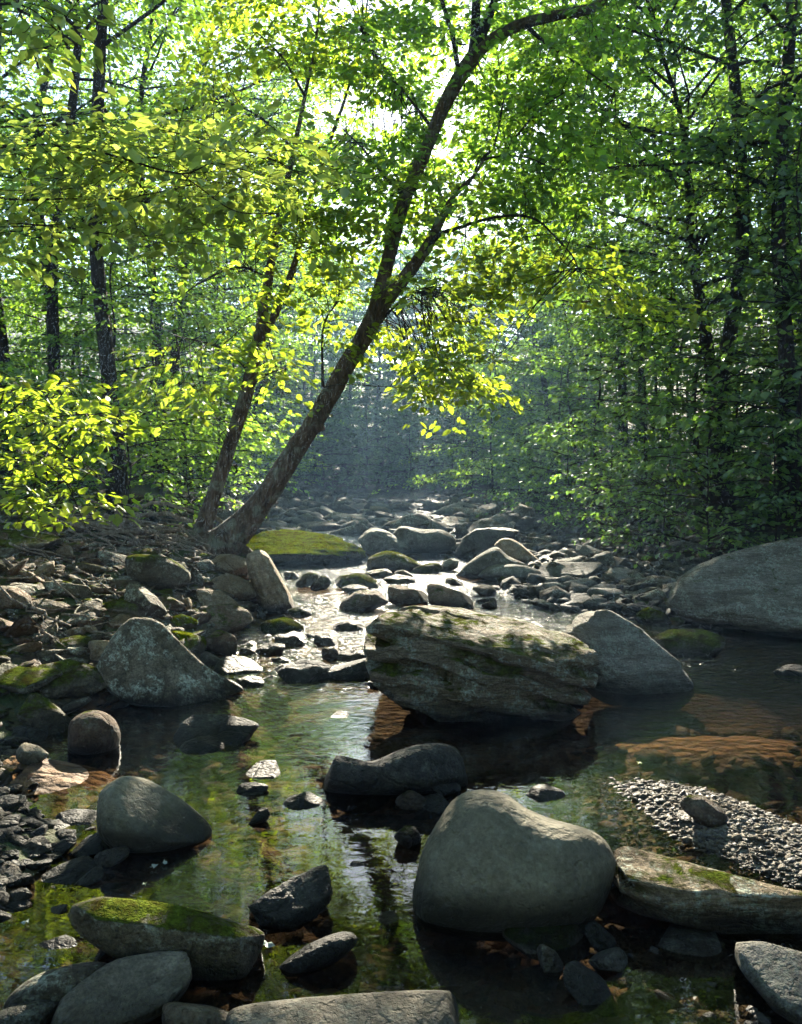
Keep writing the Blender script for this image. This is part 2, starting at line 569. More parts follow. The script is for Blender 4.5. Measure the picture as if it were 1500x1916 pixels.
M['leaf_dark'] = leaf_mat('deep_green_leaf', (.036, .088, .022), (.2, .38, .035), .5, .08)
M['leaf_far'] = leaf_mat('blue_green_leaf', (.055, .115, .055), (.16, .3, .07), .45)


# ------------------------------------------------------------------ ground and water
def axis(lo, hi, f0, f1, step, grow=1.09):
    a = list(np.arange(f0, f1, step)); s = step
    while a[-1] < hi: s *= grow; a.append(a[-1] + s)
    s = step; b = []
    c = f0
    while c > lo: s *= grow; c -= s; b.append(c)
    return np.array(b[::-1] + a)


def grid(xs, ys, zf):
    X, Y = np.meshgrid(xs, ys)
    V = np.stack([X, Y, zf(X, Y)], -1).reshape(-1, 3)
    nx, ny = len(xs), len(ys)
    i = np.arange(ny - 1)[:, None] * nx + np.arange(nx - 1)[None, :]
    F = np.stack([i, i + 1, i + nx + 1, i + nx], -1).reshape(-1, 4)
    return V, F


V, F = grid(axis(-95, 95, -5, 5, .06), axis(-14, 150, 1.2, 16, .06), ground_z)
me = mesh_np('forest_floor', V, F, M['ground'], True)
s = np.maximum(np.interp(V[:, 1], XL_Y, XL_X) - V[:, 0], V[:, 0] - np.interp(V[:, 1], XR_Y, XR_X))
wob = .15 * fbm(V * [2.5, 2.5, 0], 2)
bed = smooth(.3, -.05, s + wob)
bed *= (V[:, 1] < 32)
me.attributes.new('bed', 'FLOAT', 'POINT').data.foreach_set('value', bed.astype(np.float32))
sho = np.clip(1.35 * (1 - ((V[:, 0] - 1.75) / 1.2) ** 2 - ((V[:, 1] - 4.75) / .62) ** 2), 0, 1) + np.clip(1.4 * (1 - ((V[:, 0] + 1.75) / .9) ** 2 - ((V[:, 1] - 4.15) / .5) ** 2), 0, 1) + .3 * smooth(5.8, 7, V[:, 1])
me.attributes.new('shoal', 'FLOAT', 'POINT').data.foreach_set('value', np.clip(sho, 0, 1).astype(np.float32))
gx, gy = V[:, 0] - 1.28, V[:, 1] - 3.6
gu, gv = gx * .6 - gy * .8, gx * .8 + gy * .6
me.attributes.new('bar', 'FLOAT', 'POINT').data.foreach_set('value', np.clip(2.2 * (1.02 - (gu / 1.22) ** 2 - (gv / .58) ** 2 + .2 * fbm(V * 5, 2)), 0, 1).astype(np.float32))
tag(obj('ground', me), 'brown creek bed and leaf littered forest floor of the valley', kind='structure')

ys = np.concatenate([np.arange(-6, 1.5, .5), np.arange(1.5, 16, .12), np.arange(16, 38, .5)])
V, F = grid(np.arange(-6, 6.01, .15), ys, lambda X, Y: water_z(Y) + 0 * X)
tag(obj('water', mesh_np('creek_water', V, F, M['water'], True)), 'clear brown creek water, glassy pool below a sparkling riffle', kind='structure')


# ------------------------------------------------------------------ boulders and stones
_ico = {}


def ico(lv):
    if lv not in _ico:
        bm = bmesh.new(); bmesh.ops.create_icosphere(bm, subdivisions=lv + 1, radius=1.0)
        bm.verts.ensure_lookup_table()
        _ico[lv] = (np.array([v.co for v in bm.verts]), np.array([[v.index for v in f.verts] for f in bm.faces]))
        bm.free()
    return _ico[lv]


def boulder(name, label, outline, base, depth, mat, cat='rock', q=2.6, planes=(), amp=.05, freq=1.6, lv=5, strata=0.0, period=.09, sdir=(.12, .1, 1), p=12, seed=0, dist=None, group=None, chips=6):
    """a solid with the given outline seen from the path (photo pixels), DEPTH metres half-deep, cut by PLANES
    (px, py, k, normal): a plane through that pixel, k half-depths behind the middle"""
    O = np.array(outline, float)
    O = spline(np.vstack([O, O[:1]]), 90)[:-1]
    cx, cy = (O.min(0) + O.max(0)) / 2
    d0 = dist if dist else hit(cx, base)[1]
    Yc = d0 + depth * .45
    C = at(cx, cy, Yc)
    fw = norm(C - np.array([0, 0, CAMZ])); rt = norm(np.cross(fw, [0, 0, 1])); up = np.cross(rt, fw)
    s = np.linalg.norm(C - np.array([0, 0, CAMZ])) / math.hypot(FPX, math.hypot(cx - 750, cy - 958))
    a = (O[:, 0] - cx) * s; c = -(O[:, 1] - cy) * s
    th = np.arctan2(c, a); R = np.hypot(a, c)
    o = np.argsort(th); th = th[o]; R = R[o]
    D, Fc = ico(lv)
    da, db, dc = D @ rt, D @ fw, D @ up
    ang = np.arctan2(dc, da)
    Rr = np.interp(ang, np.concatenate([th - 2 * np.pi, th, th + 2 * np.pi]), np.tile(R, 3))
    rho = np.hypot(da, dc)
    r = ((rho / Rr) ** q + (np.abs(db) / depth) ** q) ** (-1 / q)
    acc = r ** -p
    for (px, py, k, n) in planes:
        n = norm(n)
        pt = rt * (px - cx) * s - up * (py - cy) * s + fw * k * depth
        dd = max(float(n @ pt), .02)
        acc = acc + (np.maximum(D @ n, 0) / dd) ** p
    r = acc ** (-1 / p)
    P = D * r[:, None]
    size = R.mean()
    sd = np.array([seed * 3.7 + cx * .013, seed * 1.3, cy * .017])
    k = 1 + amp * fbm(P / size * freq + sd, 5, .52) + amp * .6 * (np.abs(fbm(P / size * freq * 2.2 + sd + 5, 3)) - .25)
    P = P * k[:, None]
    rc = np.random.default_rng(int(cx * 31 + cy))
    for _ in range(chips):
        n = norm(rc.normal(size=3) * [1, 1, .8]); t = P @ n
        mx = t.max() * rc.uniform(.84, .985)
        P = P - n * (np.maximum(t - mx, 0) * .88)[:, None]
    led = np.zeros(len(P))
    if strata > 0:
        w = (P @ norm(sdir)) / period + .9 * fbm(P / size * 1.3 + sd, 3)
        fr_ = w - np.floor(w)
        side = 1 - np.abs(norm(P / np.array([1, 1, .7])) @ norm(sdir))
        led = (smooth(.35, .62, fr_) - smooth(.9, 1.0, fr_)) * np.clip(side * 1.6, 0, 1) * np.clip(.55 + .9 * vnoise(np.stack([np.floor(w) * 3.3, P[:, 0] * 2.2, P[:, 1] * 2.2], -1)), 0, 1.2)
        P = P * (1 - strata * led)[:, None]
    P = P * (1 + .012 * fbm(P / size * 9 + sd, 4, .6))[:, None]
    me = mesh_np(name, P, Fc, M[mat] if isinstance(mat, str) else mat, True)
    me.attributes.new('ledge', 'FLOAT', 'POINT').data.foreach_set('value', led.astype(np.float32))
    return tag(obj(name, me, None, C), label, cat, group)


UP = (0, 0, 1)
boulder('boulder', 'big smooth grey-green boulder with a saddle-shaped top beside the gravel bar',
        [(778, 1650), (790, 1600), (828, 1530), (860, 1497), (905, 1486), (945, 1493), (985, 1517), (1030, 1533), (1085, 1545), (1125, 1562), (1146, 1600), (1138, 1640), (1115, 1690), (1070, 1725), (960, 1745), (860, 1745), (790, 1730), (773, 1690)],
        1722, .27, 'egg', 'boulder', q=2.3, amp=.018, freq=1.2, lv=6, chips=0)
boulder('boulder', 'large flat-topped layered boulder with moss in its ledges, mid-stream in the pool',
        [(692, 1210), (698, 1170), (735, 1142), (790, 1132), (850, 1131), (960, 1150), (1045, 1172), (1095, 1200), (1127, 1250), (1124, 1282), (1085, 1325), (1000, 1375), (920, 1385), (850, 1370), (780, 1345), (715, 1300), (692, 1245)],
        1335, .72, 'strata', 'boulder', q=3.4, amp=.05, strata=.17, period=.15, sdir=(.26, .08, 1), p=20, lv=7, chips=18,
        planes=[(900, 1222, -.85, (.13, -.12, 1)), (900, 1250, -.9, (.05, -1, -.15))])
boulder('rock', 'slanting lichen-spotted rock leaning behind the large flat-topped boulder',
        [(1055, 1185), (1085, 1155), (1135, 1145), (1180, 1165), (1230, 1205), (1270, 1240), (1290, 1280), (1270, 1315), (1200, 1320), (1120, 1310), (1070, 1250)],
        1288, .38, 'schist', 'boulder', q=3.0, amp=.06, strata=.04, period=.06, sdir=(.6, -.2, .75), p=16, chips=9,
        planes=[(1170, 1200, -.55, (.25, -.75, .6))])
boulder('boulder', 'steep pointed boulder with tan and dark patches at the pool edge under the left bank',
        [(188, 1240), (200, 1213), (240, 1160), (268, 1154), (302, 1165), (345, 1212), (395, 1258), (452, 1296), (430, 1318), (330, 1325), (240, 1308), (203, 1275)],
        1318, .42, M['grey'], 'boulder', q=2.8, amp=.04, p=14, chips=8, planes=[(290, 1230, -.6, (.1, -.95, .3)), (380, 1262, -.2, (.6, -.62, .55))])
boulder('stone', 'round rust-brown stone standing in orange shallows',
        [(129, 1375), (135, 1347), (160, 1331), (190, 1333), (214, 1353), (223, 1385), (210, 1408), (165, 1416), (132, 1402)],
        1410, .17, 'brown', 'stone', q=2.2, amp=.03, lv=4, chips=0)
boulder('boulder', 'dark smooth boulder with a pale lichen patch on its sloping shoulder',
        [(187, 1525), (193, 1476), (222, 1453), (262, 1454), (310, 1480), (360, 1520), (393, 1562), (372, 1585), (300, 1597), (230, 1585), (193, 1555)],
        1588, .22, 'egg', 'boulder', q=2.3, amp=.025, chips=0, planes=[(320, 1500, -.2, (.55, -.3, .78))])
boulder('slab', 'long slanting slab with a mossy lower edge in the near pool',
        [(138, 1695), (158, 1672), (220, 1674), (330, 1703), (430, 1740), (488, 1768), (480, 1805), (440, 1845), (380, 1845), (260, 1800), (165, 1735)],
        1840, .2, 'mossy', 'rock', q=3.2, amp=.035, p=18, chips=8, planes=[(300, 1715, -.5, (.16, -.2, .95)), (300, 1740, -.7, (0, -1, -.1))])
boulder('rock', 'pale flat-topped rock at the water edge beneath the long slanting slab',
        [(103, 1890), (125, 1850), (180, 1815), (240, 1797), (330, 1803), (359, 1825), (345, 1868), (300, 1905), (200, 1930), (120, 1925)],
        1915, .17, 'pale', 'rock', q=3.0, amp=.05, p=16, chips=9, planes=[(240, 1860, -.6, (.05, -.25, .95))])
boulder('rock', 'dull brown low rock tucked behind the pale flat-topped rock',
        [(5, 1885), (30, 1842), (90, 1818), (190, 1821), (200, 1850), (120, 1895)], 1895, .13, 'grey', 'rock', amp=.05, lv=4)
boulder('rock', 'grey slab cut off by the bottom left corner of the picture',
        [(-60, 1900), (20, 1886), (104, 1884), (108, 1905), (60, 1940), (-50, 1945)], 1940, .12, 'grey', 'rock', q=3, amp=.04, lv=4)
boulder('rock', 'knobbly tan rock at the bottom edge beside the wide pale slab',
        [(298, 1895), (315, 1872), (370, 1882), (420, 1898), (470, 1925), (430, 1950), (320, 1945)], 1945, .12, 'tan', 'rock', amp=.09, lv=4)
boulder('slab', 'wide pale flat slab cut by the bottom edge of the picture',
        [(425, 1905), (455, 1882), (600, 1872), (800, 1868), (866, 1880), (875, 1910), (850, 1975), (470, 1975)],
        1960, .24, 'pale', 'rock', q=4, amp=.03, p=20, planes=[(650, 1915, -.9, (0, -.06, 1))])
boulder('rock', 'long dark low boulder with a humped right end in the middle of the pool',
        [(596, 1450), (602, 1420), (625, 1411), (690, 1425), (750, 1404), (800, 1394), (850, 1402), (871, 1452), (850, 1482), (700, 1490), (610, 1482)],
        1482, .24, 'dark', 'boulder', q=2.5, amp=.05, chips=8)
boulder('rock', 'black pitted wedge of rock amid the mirrored foliage',
        [(455, 1697), (500, 1668), (560, 1640), (610, 1627), (621, 1660), (605, 1702), (545, 1735), (480, 1722)],
        1730, .13, 'dark', 'rock', q=2.8, amp=.11, freq=2.6, chips=8, planes=[(545, 1670, -.4, (.05, -.4, .9))])
boulder('stone', 'slim dark spindle-shaped stone floating leaves rest against in the near pool',
        [(520, 1803), (560, 1776), (610, 1756), (650, 1750), (668, 1766), (640, 1793), (590, 1815), (540, 1820)],
        1815, .09, 'dark', 'stone', q=2.2, amp=.03, lv=4, chips=0)
boulder('boulder', 'huge silvery layered boulder jutting in from the right bank',
        [(1262, 1145), (1275, 1110), (1320, 1070), (1400, 1035), (1500, 1003), (1600, 985), (1760, 1000), (1790, 1150), (1650, 1215), (1500, 1200), (1400, 1190), (1300, 1178)],
        1188, 1.0, 'schist', 'boulder', q=2.8, amp=.05, strata=.05, period=.13, sdir=(-.35, -.1, .9), lv=6, p=14, chips=12,
        planes=[(1420, 1110, -.6, (-.1, -.62, .78)), (1500, 1160, -.9, (0, -1, -.25))])
boulder('slab', 'long layered slab with a smooth sunlit top and mossy undercut edge by the gravel bar',
        [(1112, 1690), (1125, 1650), (1150, 1634), (1250, 1640), (1400, 1655), (1500, 1660), (1700, 1655), (1730, 1770), (1500, 1765), (1300, 1755), (1180, 1748), (1126, 1722)],
        1752, .36, 'strata', 'rock', q=8.0, amp=.03, strata=.1, period=.06, sdir=(.05, .05, 1), lv=6, p=26, chips=16,
        planes=[(1300, 1690, -.9, (.02, -.1, 1)), (1300, 1720, -.95, (0, -1, -.2))])
boulder('rock', 'flat grey-green rock with a notch, cut by the right edge near the bottom corner',
        [(1362, 1817), (1400, 1803), (1440, 1795), (1520, 1798), (1680, 1800), (1690, 1950), (1500, 1925), (1430, 1885)],
        1920, .2, 'blue', 'rock', q=3.5, amp=.04, p=18, chips=8, planes=[(1500, 1850, -.6, (-.12, -.3, .93))])
boulder('rock', 'upright split rock with pale fissured edge under the leaning tree',
        [(462, 1040), (480, 1029), (500, 1036), (520, 1070), (552, 1135), (535, 1150), (495, 1142), (470, 1090)],
        1145, .3, 'tan', 'rock', q=3.2, amp=.07, strata=.06, period=.06, sdir=(.9, -.2, .4), p=18)
boulder('rock', 'mossy block beneath the roots of the leaning tree',
        [(238, 1060), (245, 1039), (300, 1040), (345, 1065), (352, 1090), (310, 1108), (250, 1100)], 1100, .32, 'mossy', 'rock', q=3.4, amp=.05, lv=4)
boulder('slab', 'moss-topped overhanging slab at the left edge on top of the bank',
        [(-80, 1000), (0, 990), (60, 994), (112, 1016), (60, 1035), (10, 1062), (-80, 1075)], 1075, .5, 'mossy', 'rock', q=3.5, amp=.05, p=18, dist=7.6,
        planes=[(20, 1015, -.7, (.05, -.15, 1))])
boulder('rock', 'bright moss-covered rock shelf beside the little cascade',
        [(430, 1035), (470, 1000), (520, 985), (590, 995), (640, 1010), (675, 1032), (660, 1050), (560, 1056), (450, 1058)],
        1056, 1.0, 'verymossy', 'rock', q=3.0, amp=.13, freq=3.5, p=16, strata=.09, period=.1, lv=6, planes=[(560, 1022, -.5, (.03, -.16, 1))])
boulder('boulder', 'pale streaked boulder beside the cascade, left of a pair',
        [(668, 1010), (690, 990), (720, 992), (745, 1008), (772, 1030), (745, 1040), (690, 1036)], 1038, .5, 'blue', 'boulder', q=2.6, amp=.06, strata=.03)
boulder('boulder', 'rounded blue-grey boulder, right of the pair above the cascade',
        [(732, 1000), (750, 985), (790, 990), (830, 992), (852, 1010), (840, 1032), (780, 1036), (745, 1022)], 1034, .55, 'blue', 'boulder', q=2.4, amp=.05)
boulder('boulder', 'green-rimmed dome boulder in the upper pool below the cascade',
        [(684, 1058), (692, 1042), (720, 1031), (745, 1034), (775, 1048), (795, 1062), (770, 1072), (700, 1070)], 1068, .45, 'mossy', 'boulder', q=2.4, amp=.04)
boulder('rock', 'long dark low rock lying across the stones above the pale dome',
        [(848, 1040), (870, 1000), (905, 988), (960, 990), (975, 1002), (930, 1012), (890, 1030), (865, 1050)], 1045, .35, 'dark', 'rock', q=2.6, amp=.07)
boulder('rock', 'yellowish blunt block tilted against the grey slabs of the right bank',
        [(924, 1020), (940, 1008), (965, 1012), (1000, 1040), (1012, 1055), (985, 1058), (945, 1048)], 1058, .35, 'tan', 'rock', q=3.2, amp=.05, lv=4)
boulder('slab', 'tilted grey slab propping the yellowish blunt block',
        [(852, 1078), (880, 1050), (925, 1024), (950, 1040), (985, 1060), (930, 1075), (890, 1085)], 1082, .4, 'blue', 'rock', q=3.0, amp=.05, lv=4, p=16)
boulder('stone', 'pale blue-grey dome stone at the edge of the upper pool',
        [(893, 1078), (915, 1060), (950, 1055), (990, 1060), (1013, 1072), (990, 1088), (930, 1090)], 1088, .35, 'blue', 'stone', q=2.4, amp=.04, lv=4)

# a set of stone bodies that the smaller stones share
def stone_mesh(i, rng, flat=False):
    D, Fc = ico(3)
    k = rng.integers(9, 15)
    nn = norm(rng.normal(size=(k, 3))); dd = rng.uniform(.62, 1.0, k)
    if flat:
        nn = np.vstack([nn, [[rng.normal(0, .1), rng.normal(0, .1), 1], [0, 0, -1]]]); dd = np.concatenate([dd, [.62, .6]])
        nn = norm(nn)
    p = rng.uniform(9, 24)
    acc = 1.0 + ((np.maximum(D @ nn.T, 0) / dd) ** p).sum(1)
    P = D * (acc ** (-1 / p))[:, None]
    P *= (1 + .09 * fbm(P * 1.7 + i * 7.7, 4))[:, None]
    for _ in range(11):
        n = norm(rng.normal(size=3)); t = P @ n
        P = P - n * (np.maximum(t - t.max() * rng.uniform(.6, .92), 0) * .95)[:, None]
    lo, hi = P.min(0), P.max(0)
    return (P - (lo + hi) / 2) / ((hi - lo) / 2), Fc


SHAPES = [stone_mesh(i, np.random.default_rng(100 + i), i % 2 == 1) for i in range(16)]
_sm = {}


def shape(i, mat):
    if (i, mat) not in _sm:
        P, Fc = SHAPES[i]
        _sm[(i, mat)] = mesh_np('stone_%s' % mat, P, Fc, M[mat], True)
    return _sm[(i, mat)]


STONES = []     # (x, y, radius) taken


def put_stone(c, dims, rot, mat, idx, label, cat='stone', group=None, name='stone'):
    o = obj(name, shape(idx, mat), None, c)
    o.rotation_euler = rot
    o.scale = dims
    STONES.append((c[0], c[1], max(dims[:2])))
    return tag(o, label, cat, group)


def seen_stone(x0, y0, x1, y1, tilt, mat, label, flat=0, lift=0.0, name='stone', group=None):
    """a stone with this bounding box in the photograph, resting on the ground where its foot is seen"""
    cx = (x0 + x1) / 2
    g = hit(cx, y1 - .12 * (y1 - y0))
    d = g[1]
    s = d / FPX
    dep = math.atan2(CAMZ - g[2], d)
    w = (x1 - x0) * s / 2
    L = w * (.85 if flat else .75)
    hp = (y1 - y0) * s / 2
    H = max((.24 if flat else .42) * w, (hp - L * math.sin(dep) * .6) / math.cos(dep) * 1.2)
    a = math.radians(tilt)
    k = int(x0 * 7 + y0 * 13) % 8 * 2 + (1 if flat else 0)
    if tilt:
        ww = w / max(.6, abs(math.cos(a)) + .25 * abs(math.sin(a))); HH = max(.2 * w, H * .62)
    else: ww, HH = w, H
    c = np.array([g[0], d + L * .75, 0])
    gz = max(float(ground_z(c[0], c[1])), float(water_z(c[1])) - .02)
    top = at(cx, y0, c[1])[2]
    cz = min(max(gz + H * .35, top - H), gz + H * .7) + lift
    return put_stone((c[0], c[1], cz), (ww, L, HH), ((.32 if mat == 'dark' else .1) if flat else .42, a, 0.1 * math.sin(x0)), mat, k, label, 'rock' if w > .22 else 'stone', group, name)


for row in [
    (385, 1030, 472, 1084, 8, 'tan', 'orange-brown block directly under the foot of the leaning tree', 0),
    (380, 1076, 476, 1122, 0, 'tan', 'square-shouldered brown rock below the orange-brown block', 0),
    (366, 1048, 400, 1074, 0, 'grey', 'small round stone wedged above the square-shouldered brown rock', 0),
    (348, 1062, 378, 1106, 70, 'grey', 'narrow upright stone beside the mossy block', 0),
    (352, 1106, 452, 1160, 30, 'tan', 'pale tan wedge stone sloping to the water below the tree', 0),
    (288, 1116, 342, 1146, 14, 'brown', 'brown oval stone left of the pale tan wedge', 0),
    (328, 1117, 357, 1146, 0, 'tan', 'small tan cube-like stone touching the pale tan wedge', 0),
    (335, 1138, 468, 1184, 12, 'brown', 'long brown rock running to the water below the pale tan wedge', 0),
    (308, 1150, 366, 1180, 12, 'verymossy', 'moss-capped stone behind the steep pointed boulder', 0),
    (310, 1172, 384, 1222, 28, 'verymossy', 'bright green mossy hump touching the steep pointed boulder', 0),
    (365, 1172, 445, 1235, 22, 'brown', 'brown wedge stone right of the bright green hump', 0),
    (368, 1220, 420, 1250, 24, 'blue', 'grey flat stone at the water beneath the brown wedge', 1),
    (395, 1238, 490, 1268, 8, 'dark', 'thin dark flake pointing into the riffle', 1),
    (436, 1266, 492, 1292, 6, 'dark', 'black wet stone at the tip of the steep pointed boulder', 1),
    (215, 1092, 302, 1166, 40, 'grey', 'leaning slab on the bank above the steep pointed boulder', 1),
    (185, 1114, 270, 1160, 18, 'mossy', 'rounded mossy stone left of the leaning slab', 0),
    (195, 1146, 246, 1180, 4, 'tan', 'tan rimmed stone above the steep pointed boulder', 0),
    (148, 1184, 215, 1242, -6, 'tan', 'tan topped block left of the steep pointed boulder', 1),
    (30, 1248, 188, 1322, 10, 'mossy', 'big moss-edged rock overhanging the pool corner on the left', 0),
    (-40, 1274, 96, 1312, 3, 'mossy', 'flat lichen slab at the left edge beside the moss-edged rock', 1),
    (20, 1312, 132, 1388, 32, 'mossy', 'slanting beam-like rock with a green mossy ridge', 0),
    (14, 1362, 80, 1396, 6, 'dark', 'dark oval stone under the beam-like rock', 0),
    (25, 1388, 84, 1434, 20, 'pale', 'white wedge stone shining beside the orange shallows', 1),
    (-4, 1402, 32, 1420, 0, 'pale', 'small pale flat stone at the left edge beside the white wedge', 1),
    (-30, 1098, 54, 1146, 8, 'brown', 'mossy brown rock at the left edge halfway up the bank', 0),
    (40, 1130, 108, 1152, 10, 'tan', 'tan sunlit stone beside the mossy brown rock on the bank', 0),
    (155, 1240, 186, 1268, 0, 'tan', 'small tan stone between the moss-edged rock and the steep boulder', 0),
    (120, 1206, 162, 1232, 20, 'grey', 'dull stone in the shadow below the tan topped block', 0),
    (95, 1022, 134, 1042, 0, 'tan', 'small pale stone at the tip of the overhanging slab', 0),
    (310, 1352, 476, 1412, 2, 'dark', 'flat black rock in the pool below the steep pointed boulder', 1),
    (328, 1384, 424, 1418, 2, 'dark', 'smooth black oval stone in front of the flat black rock', 0),
    (612, 1332, 656, 1350, 4, 'dark', 'small black flake alone in the open pool', 1),
    (514, 1252, 622, 1282, 0, 'dark', 'dark flat-topped stone at the foot of the riffle', 0),
    (600, 1246, 712, 1276, 0, 'dark', 'dark low rock tucked against the large flat-topped boulder', 0),
    (684, 1270, 716, 1296, 10, 'dark', 'small black stone at the corner of the large flat-topped boulder', 0),
    (596, 1466, 742, 1504, 2, 'dark', 'flat dark stone in front of the long dark boulder', 1),
    (524, 1492, 614, 1524, 2, 'dark', 'dark bean-shaped stone left of the flat dark stone', 0),
    (788, 1446, 870, 1500, 24, 'dark', 'dark humped stone at the right end of the long dark boulder', 0),
    (738, 1482, 806, 1524, 0, 'brown', 'brown egg-shaped stone in front of the dark humped stone', 0),
    (768, 1496, 846, 1530, -14, 'dark', 'wet glinting stone touching the big smooth boulder', 1),
    (736, 1546, 790, 1598, 0, 'brown', 'small upright brown egg stone in the white sky reflection', 0),
    (440, 1432, 524, 1466, -6, 'dark', 'wet brown-rimmed stone left of the long dark boulder', 1),
    (436, 1470, 500, 1498, 0, 'dark', 'black stone below the wet brown-rimmed stone', 1),
    (458, 1512, 504, 1552, -40, 'dark', 'small tilted black stone above the mirrored foliage', 0),
    (650, 1612, 690, 1634, 6, 'dark', 'sliver of dark stone on the mirrored trunk', 1),
    (705, 1708, 775, 1738, 8, 'brown', 'rusty flat stone at the left foot of the big smooth boulder', 1),
    (985, 1478, 1062, 1506, 0, 'dark', 'thin black slab in the pool above the big smooth boulder', 0),
    (940, 1722, 1122, 1796, 8, 'mossy', 'green-tinged humped rock in front of the big smooth boulder', 0),
    (1098, 1734, 1172, 1788, 36, 'dark', 'thin leaning flake beneath the long layered slab', 1),
    (996, 1766, 1058, 1836, 58, 'grey', 'finger-like stone standing in water below the humped rock', 0),
    (1104, 1774, 1182, 1828, 0, 'blue', 'glossy wet dome stone in the near pool', 0),
    (1056, 1820, 1176, 1896, 32, 'dark', 'dark slanting plank-like stone below the wet dome', 1),
    (1230, 1758, 1392, 1800, 4, 'grey', 'low ledge of rock under the long layered slab', 1),
    (1282, 1488, 1376, 1556, 30, 'brown', 'slanting brown slab lying on the gravel bar', 1),
    (1270, 1520, 1325, 1544, 4, 'tan', 'small tan flake on the gravel bar beside the brown slab', 1),
    (1150, 1594, 1192, 1620, 0, 'dark', 'dark stone at the gravel edge beside the big smooth boulder', 0),
    (1190, 1590, 1212, 1610, 0, 'dark', 'tiny dark stone at the gravel edge', 0),
    (1226, 1184, 1374, 1234, 0, 'mossy', 'flat mossy rock in dark water below the silvery boulder', 1),
    (1264, 1176, 1314, 1194, 0, 'grey', 'small grey stone behind the flat mossy rock', 0),
    (1194, 1138, 1264, 1174, 0, 'verymossy', 'small green mossy rock at the tip of the silvery boulder', 0),
    (1258, 1108, 1290, 1164, 60, 'mossy', 'green-sided stone wedged against the silvery boulder', 0),
    (1460, 1250, 1530, 1272, 0, 'dark', 'low dark stone at the right edge in the shaded pool', 1),
    (628, 1100, 728, 1152, -16, 'brown', 'brown ramp-shaped stone in the riffle before the large boulder', 0),
    (722, 1094, 804, 1140, 4, 'brown', 'brown humped stone in the riffle behind the large boulder', 0),
    (794, 1094, 892, 1150, 10, 'brown', 'wide brown stone behind the large boulder beside a white chute', 0),
    (882, 1092, 932, 1120, 6, 'tan', 'tan lit stone in the riffle right of the white chute', 0),
    (900, 1122, 932, 1142, 0, 'brown', 'small brown stone in sparkling water right of the large boulder', 0),
    (622, 1078, 724, 1108, 8, 'mossy', 'long green-edged stone across the upper riffle', 0),
    (636, 1094, 690, 1114, 4, 'brown', 'brown stone below the long green-edged stone', 0),
    (578, 1072, 618, 1110, -30, 'mossy', 'dark stone with a mossy ridge by the upper pool', 0),
    (552, 1066, 596, 1108, -34, 'mossy', 'steep dark stone right of the upright split rock', 0),
    (530, 1070, 558, 1086, 0, 'tan', 'small tan stone at the upper pool edge by the split rock', 0),
    (680, 1062, 736, 1086, 6, 'brown', 'low brown stone under the green-rimmed dome', 0),
    (736, 1064, 776, 1086, 8, 'brown', 'peaked brown stone right of the low brown stone', 0),
    (765, 1056, 830, 1078, -4, 'mossy', 'green-backed stone between the dome and the grey slabs', 0),
    (818, 1044, 862, 1074, -24, 'blue', 'grey fin-shaped stone left of the tilted grey slab', 0),
    (716, 1078, 778, 1096, 4, 'tan', 'tan stone at the head of the sparkling riffle', 0),
    (480, 1160, 576, 1192, 6, 'verymossy', 'flat stone fringed with moss at the left of the riffle', 0),
    (534, 1136, 582, 1160, 8, 'mossy', 'small moss-edged stone at the foot of the split rock', 0),
    (510, 1186, 572, 1216, -4, 'tan', 'pale pink-tan stone below the flat moss-fringed stone', 0),
    (474, 1204, 532, 1232, -6, 'brown', 'brown stone left of the pale pink-tan stone', 0),
    (584, 1188, 632, 1214, 8, 'brown', 'brown stone among sparkles right of the pale pink-tan stone', 0),
    (620, 1164, 690, 1186, 4, 'brown', 'low brown stone alone in the bright riffle', 0),
    (600, 1212, 640, 1240, 0, 'brown', 'small brown stone left of the oval riffle stone', 0),
    (622, 1216, 690, 1242, 2, 'brown', 'oval brown stone against the large flat-topped boulder', 0),
    (1010, 1060, 1142, 1088, -2, 'blue', 'long grey slab on the right cobble bank', 1),
    (1048, 1076, 1122, 1112, -16, 'blue', 'tilted grey-green slab below the long grey slab', 1),
    (1104, 1100, 1176, 1122, 0, 'blue', 'square grey slab right of the tilted grey-green slab', 1),
    (1032, 1110, 1112, 1134, 2, 'blue', 'flat blue-grey slab at the edge of the riffle', 1),
    (1104, 1030, 1154, 1064, -22, 'blue', 'leaning pale slab beneath the right-bank leaves', 1),
    (988, 1096, 1030, 1122, 0, 'grey', 'round grey stone beside the flat blue-grey slab', 0),
    (960, 1100, 996, 1124, 0, 'dark', 'dark round stone left of the round grey stone', 0),
    (1048, 1132, 1092, 1150, 0, 'blue', 'small blue-grey stone in the water at the end of the cobble bank', 1),
    (1198, 1100, 1252, 1132, -8, 'grey', 'lichen-flecked stone near the tip of the silvery boulder', 0),
    (960, 1014, 1010, 1034, 4, 'blue', 'pale grey stone behind the yellowish blunt block', 1),
    (1040, 1024, 1084, 1042, 0, 'grey', 'square grey block beneath the bank shrubs', 1),
    (884, 964, 936, 988, -10, 'blue', 'pale tilted slab where the upstream creek meets the shrubs', 1),
    (800, 968, 842, 988, 4, 'blue', 'pale wedge stone upstream in the middle of the creek', 0),
    (616, 962, 674, 984, 12, 'blue', 'long pale stone far upstream on the left', 0),
    (690, 950, 732, 962, 0, 'tan', 'golden sunlit stone farthest upstream', 0),
    (808, 938, 836, 956, -6, 'blue', 'bluish stone far upstream by the right shrubs', 0),
    (700, 972, 742, 986, 4, 'blue', 'rounded stone just above the streaked boulder', 0),
    (146, 1562, 178, 1584, 0, 'dark', 'dark stone edge left of the dark smooth boulder', 1),
    (80, 1532, 182, 1558, 0, 'dark', 'wet black slab with a bright edge left of the dark smooth boulder', 1),
    (-20, 1490, 44, 1520, -6, 'dark', 'dark slab poking in at the left edge of the pool', 1),
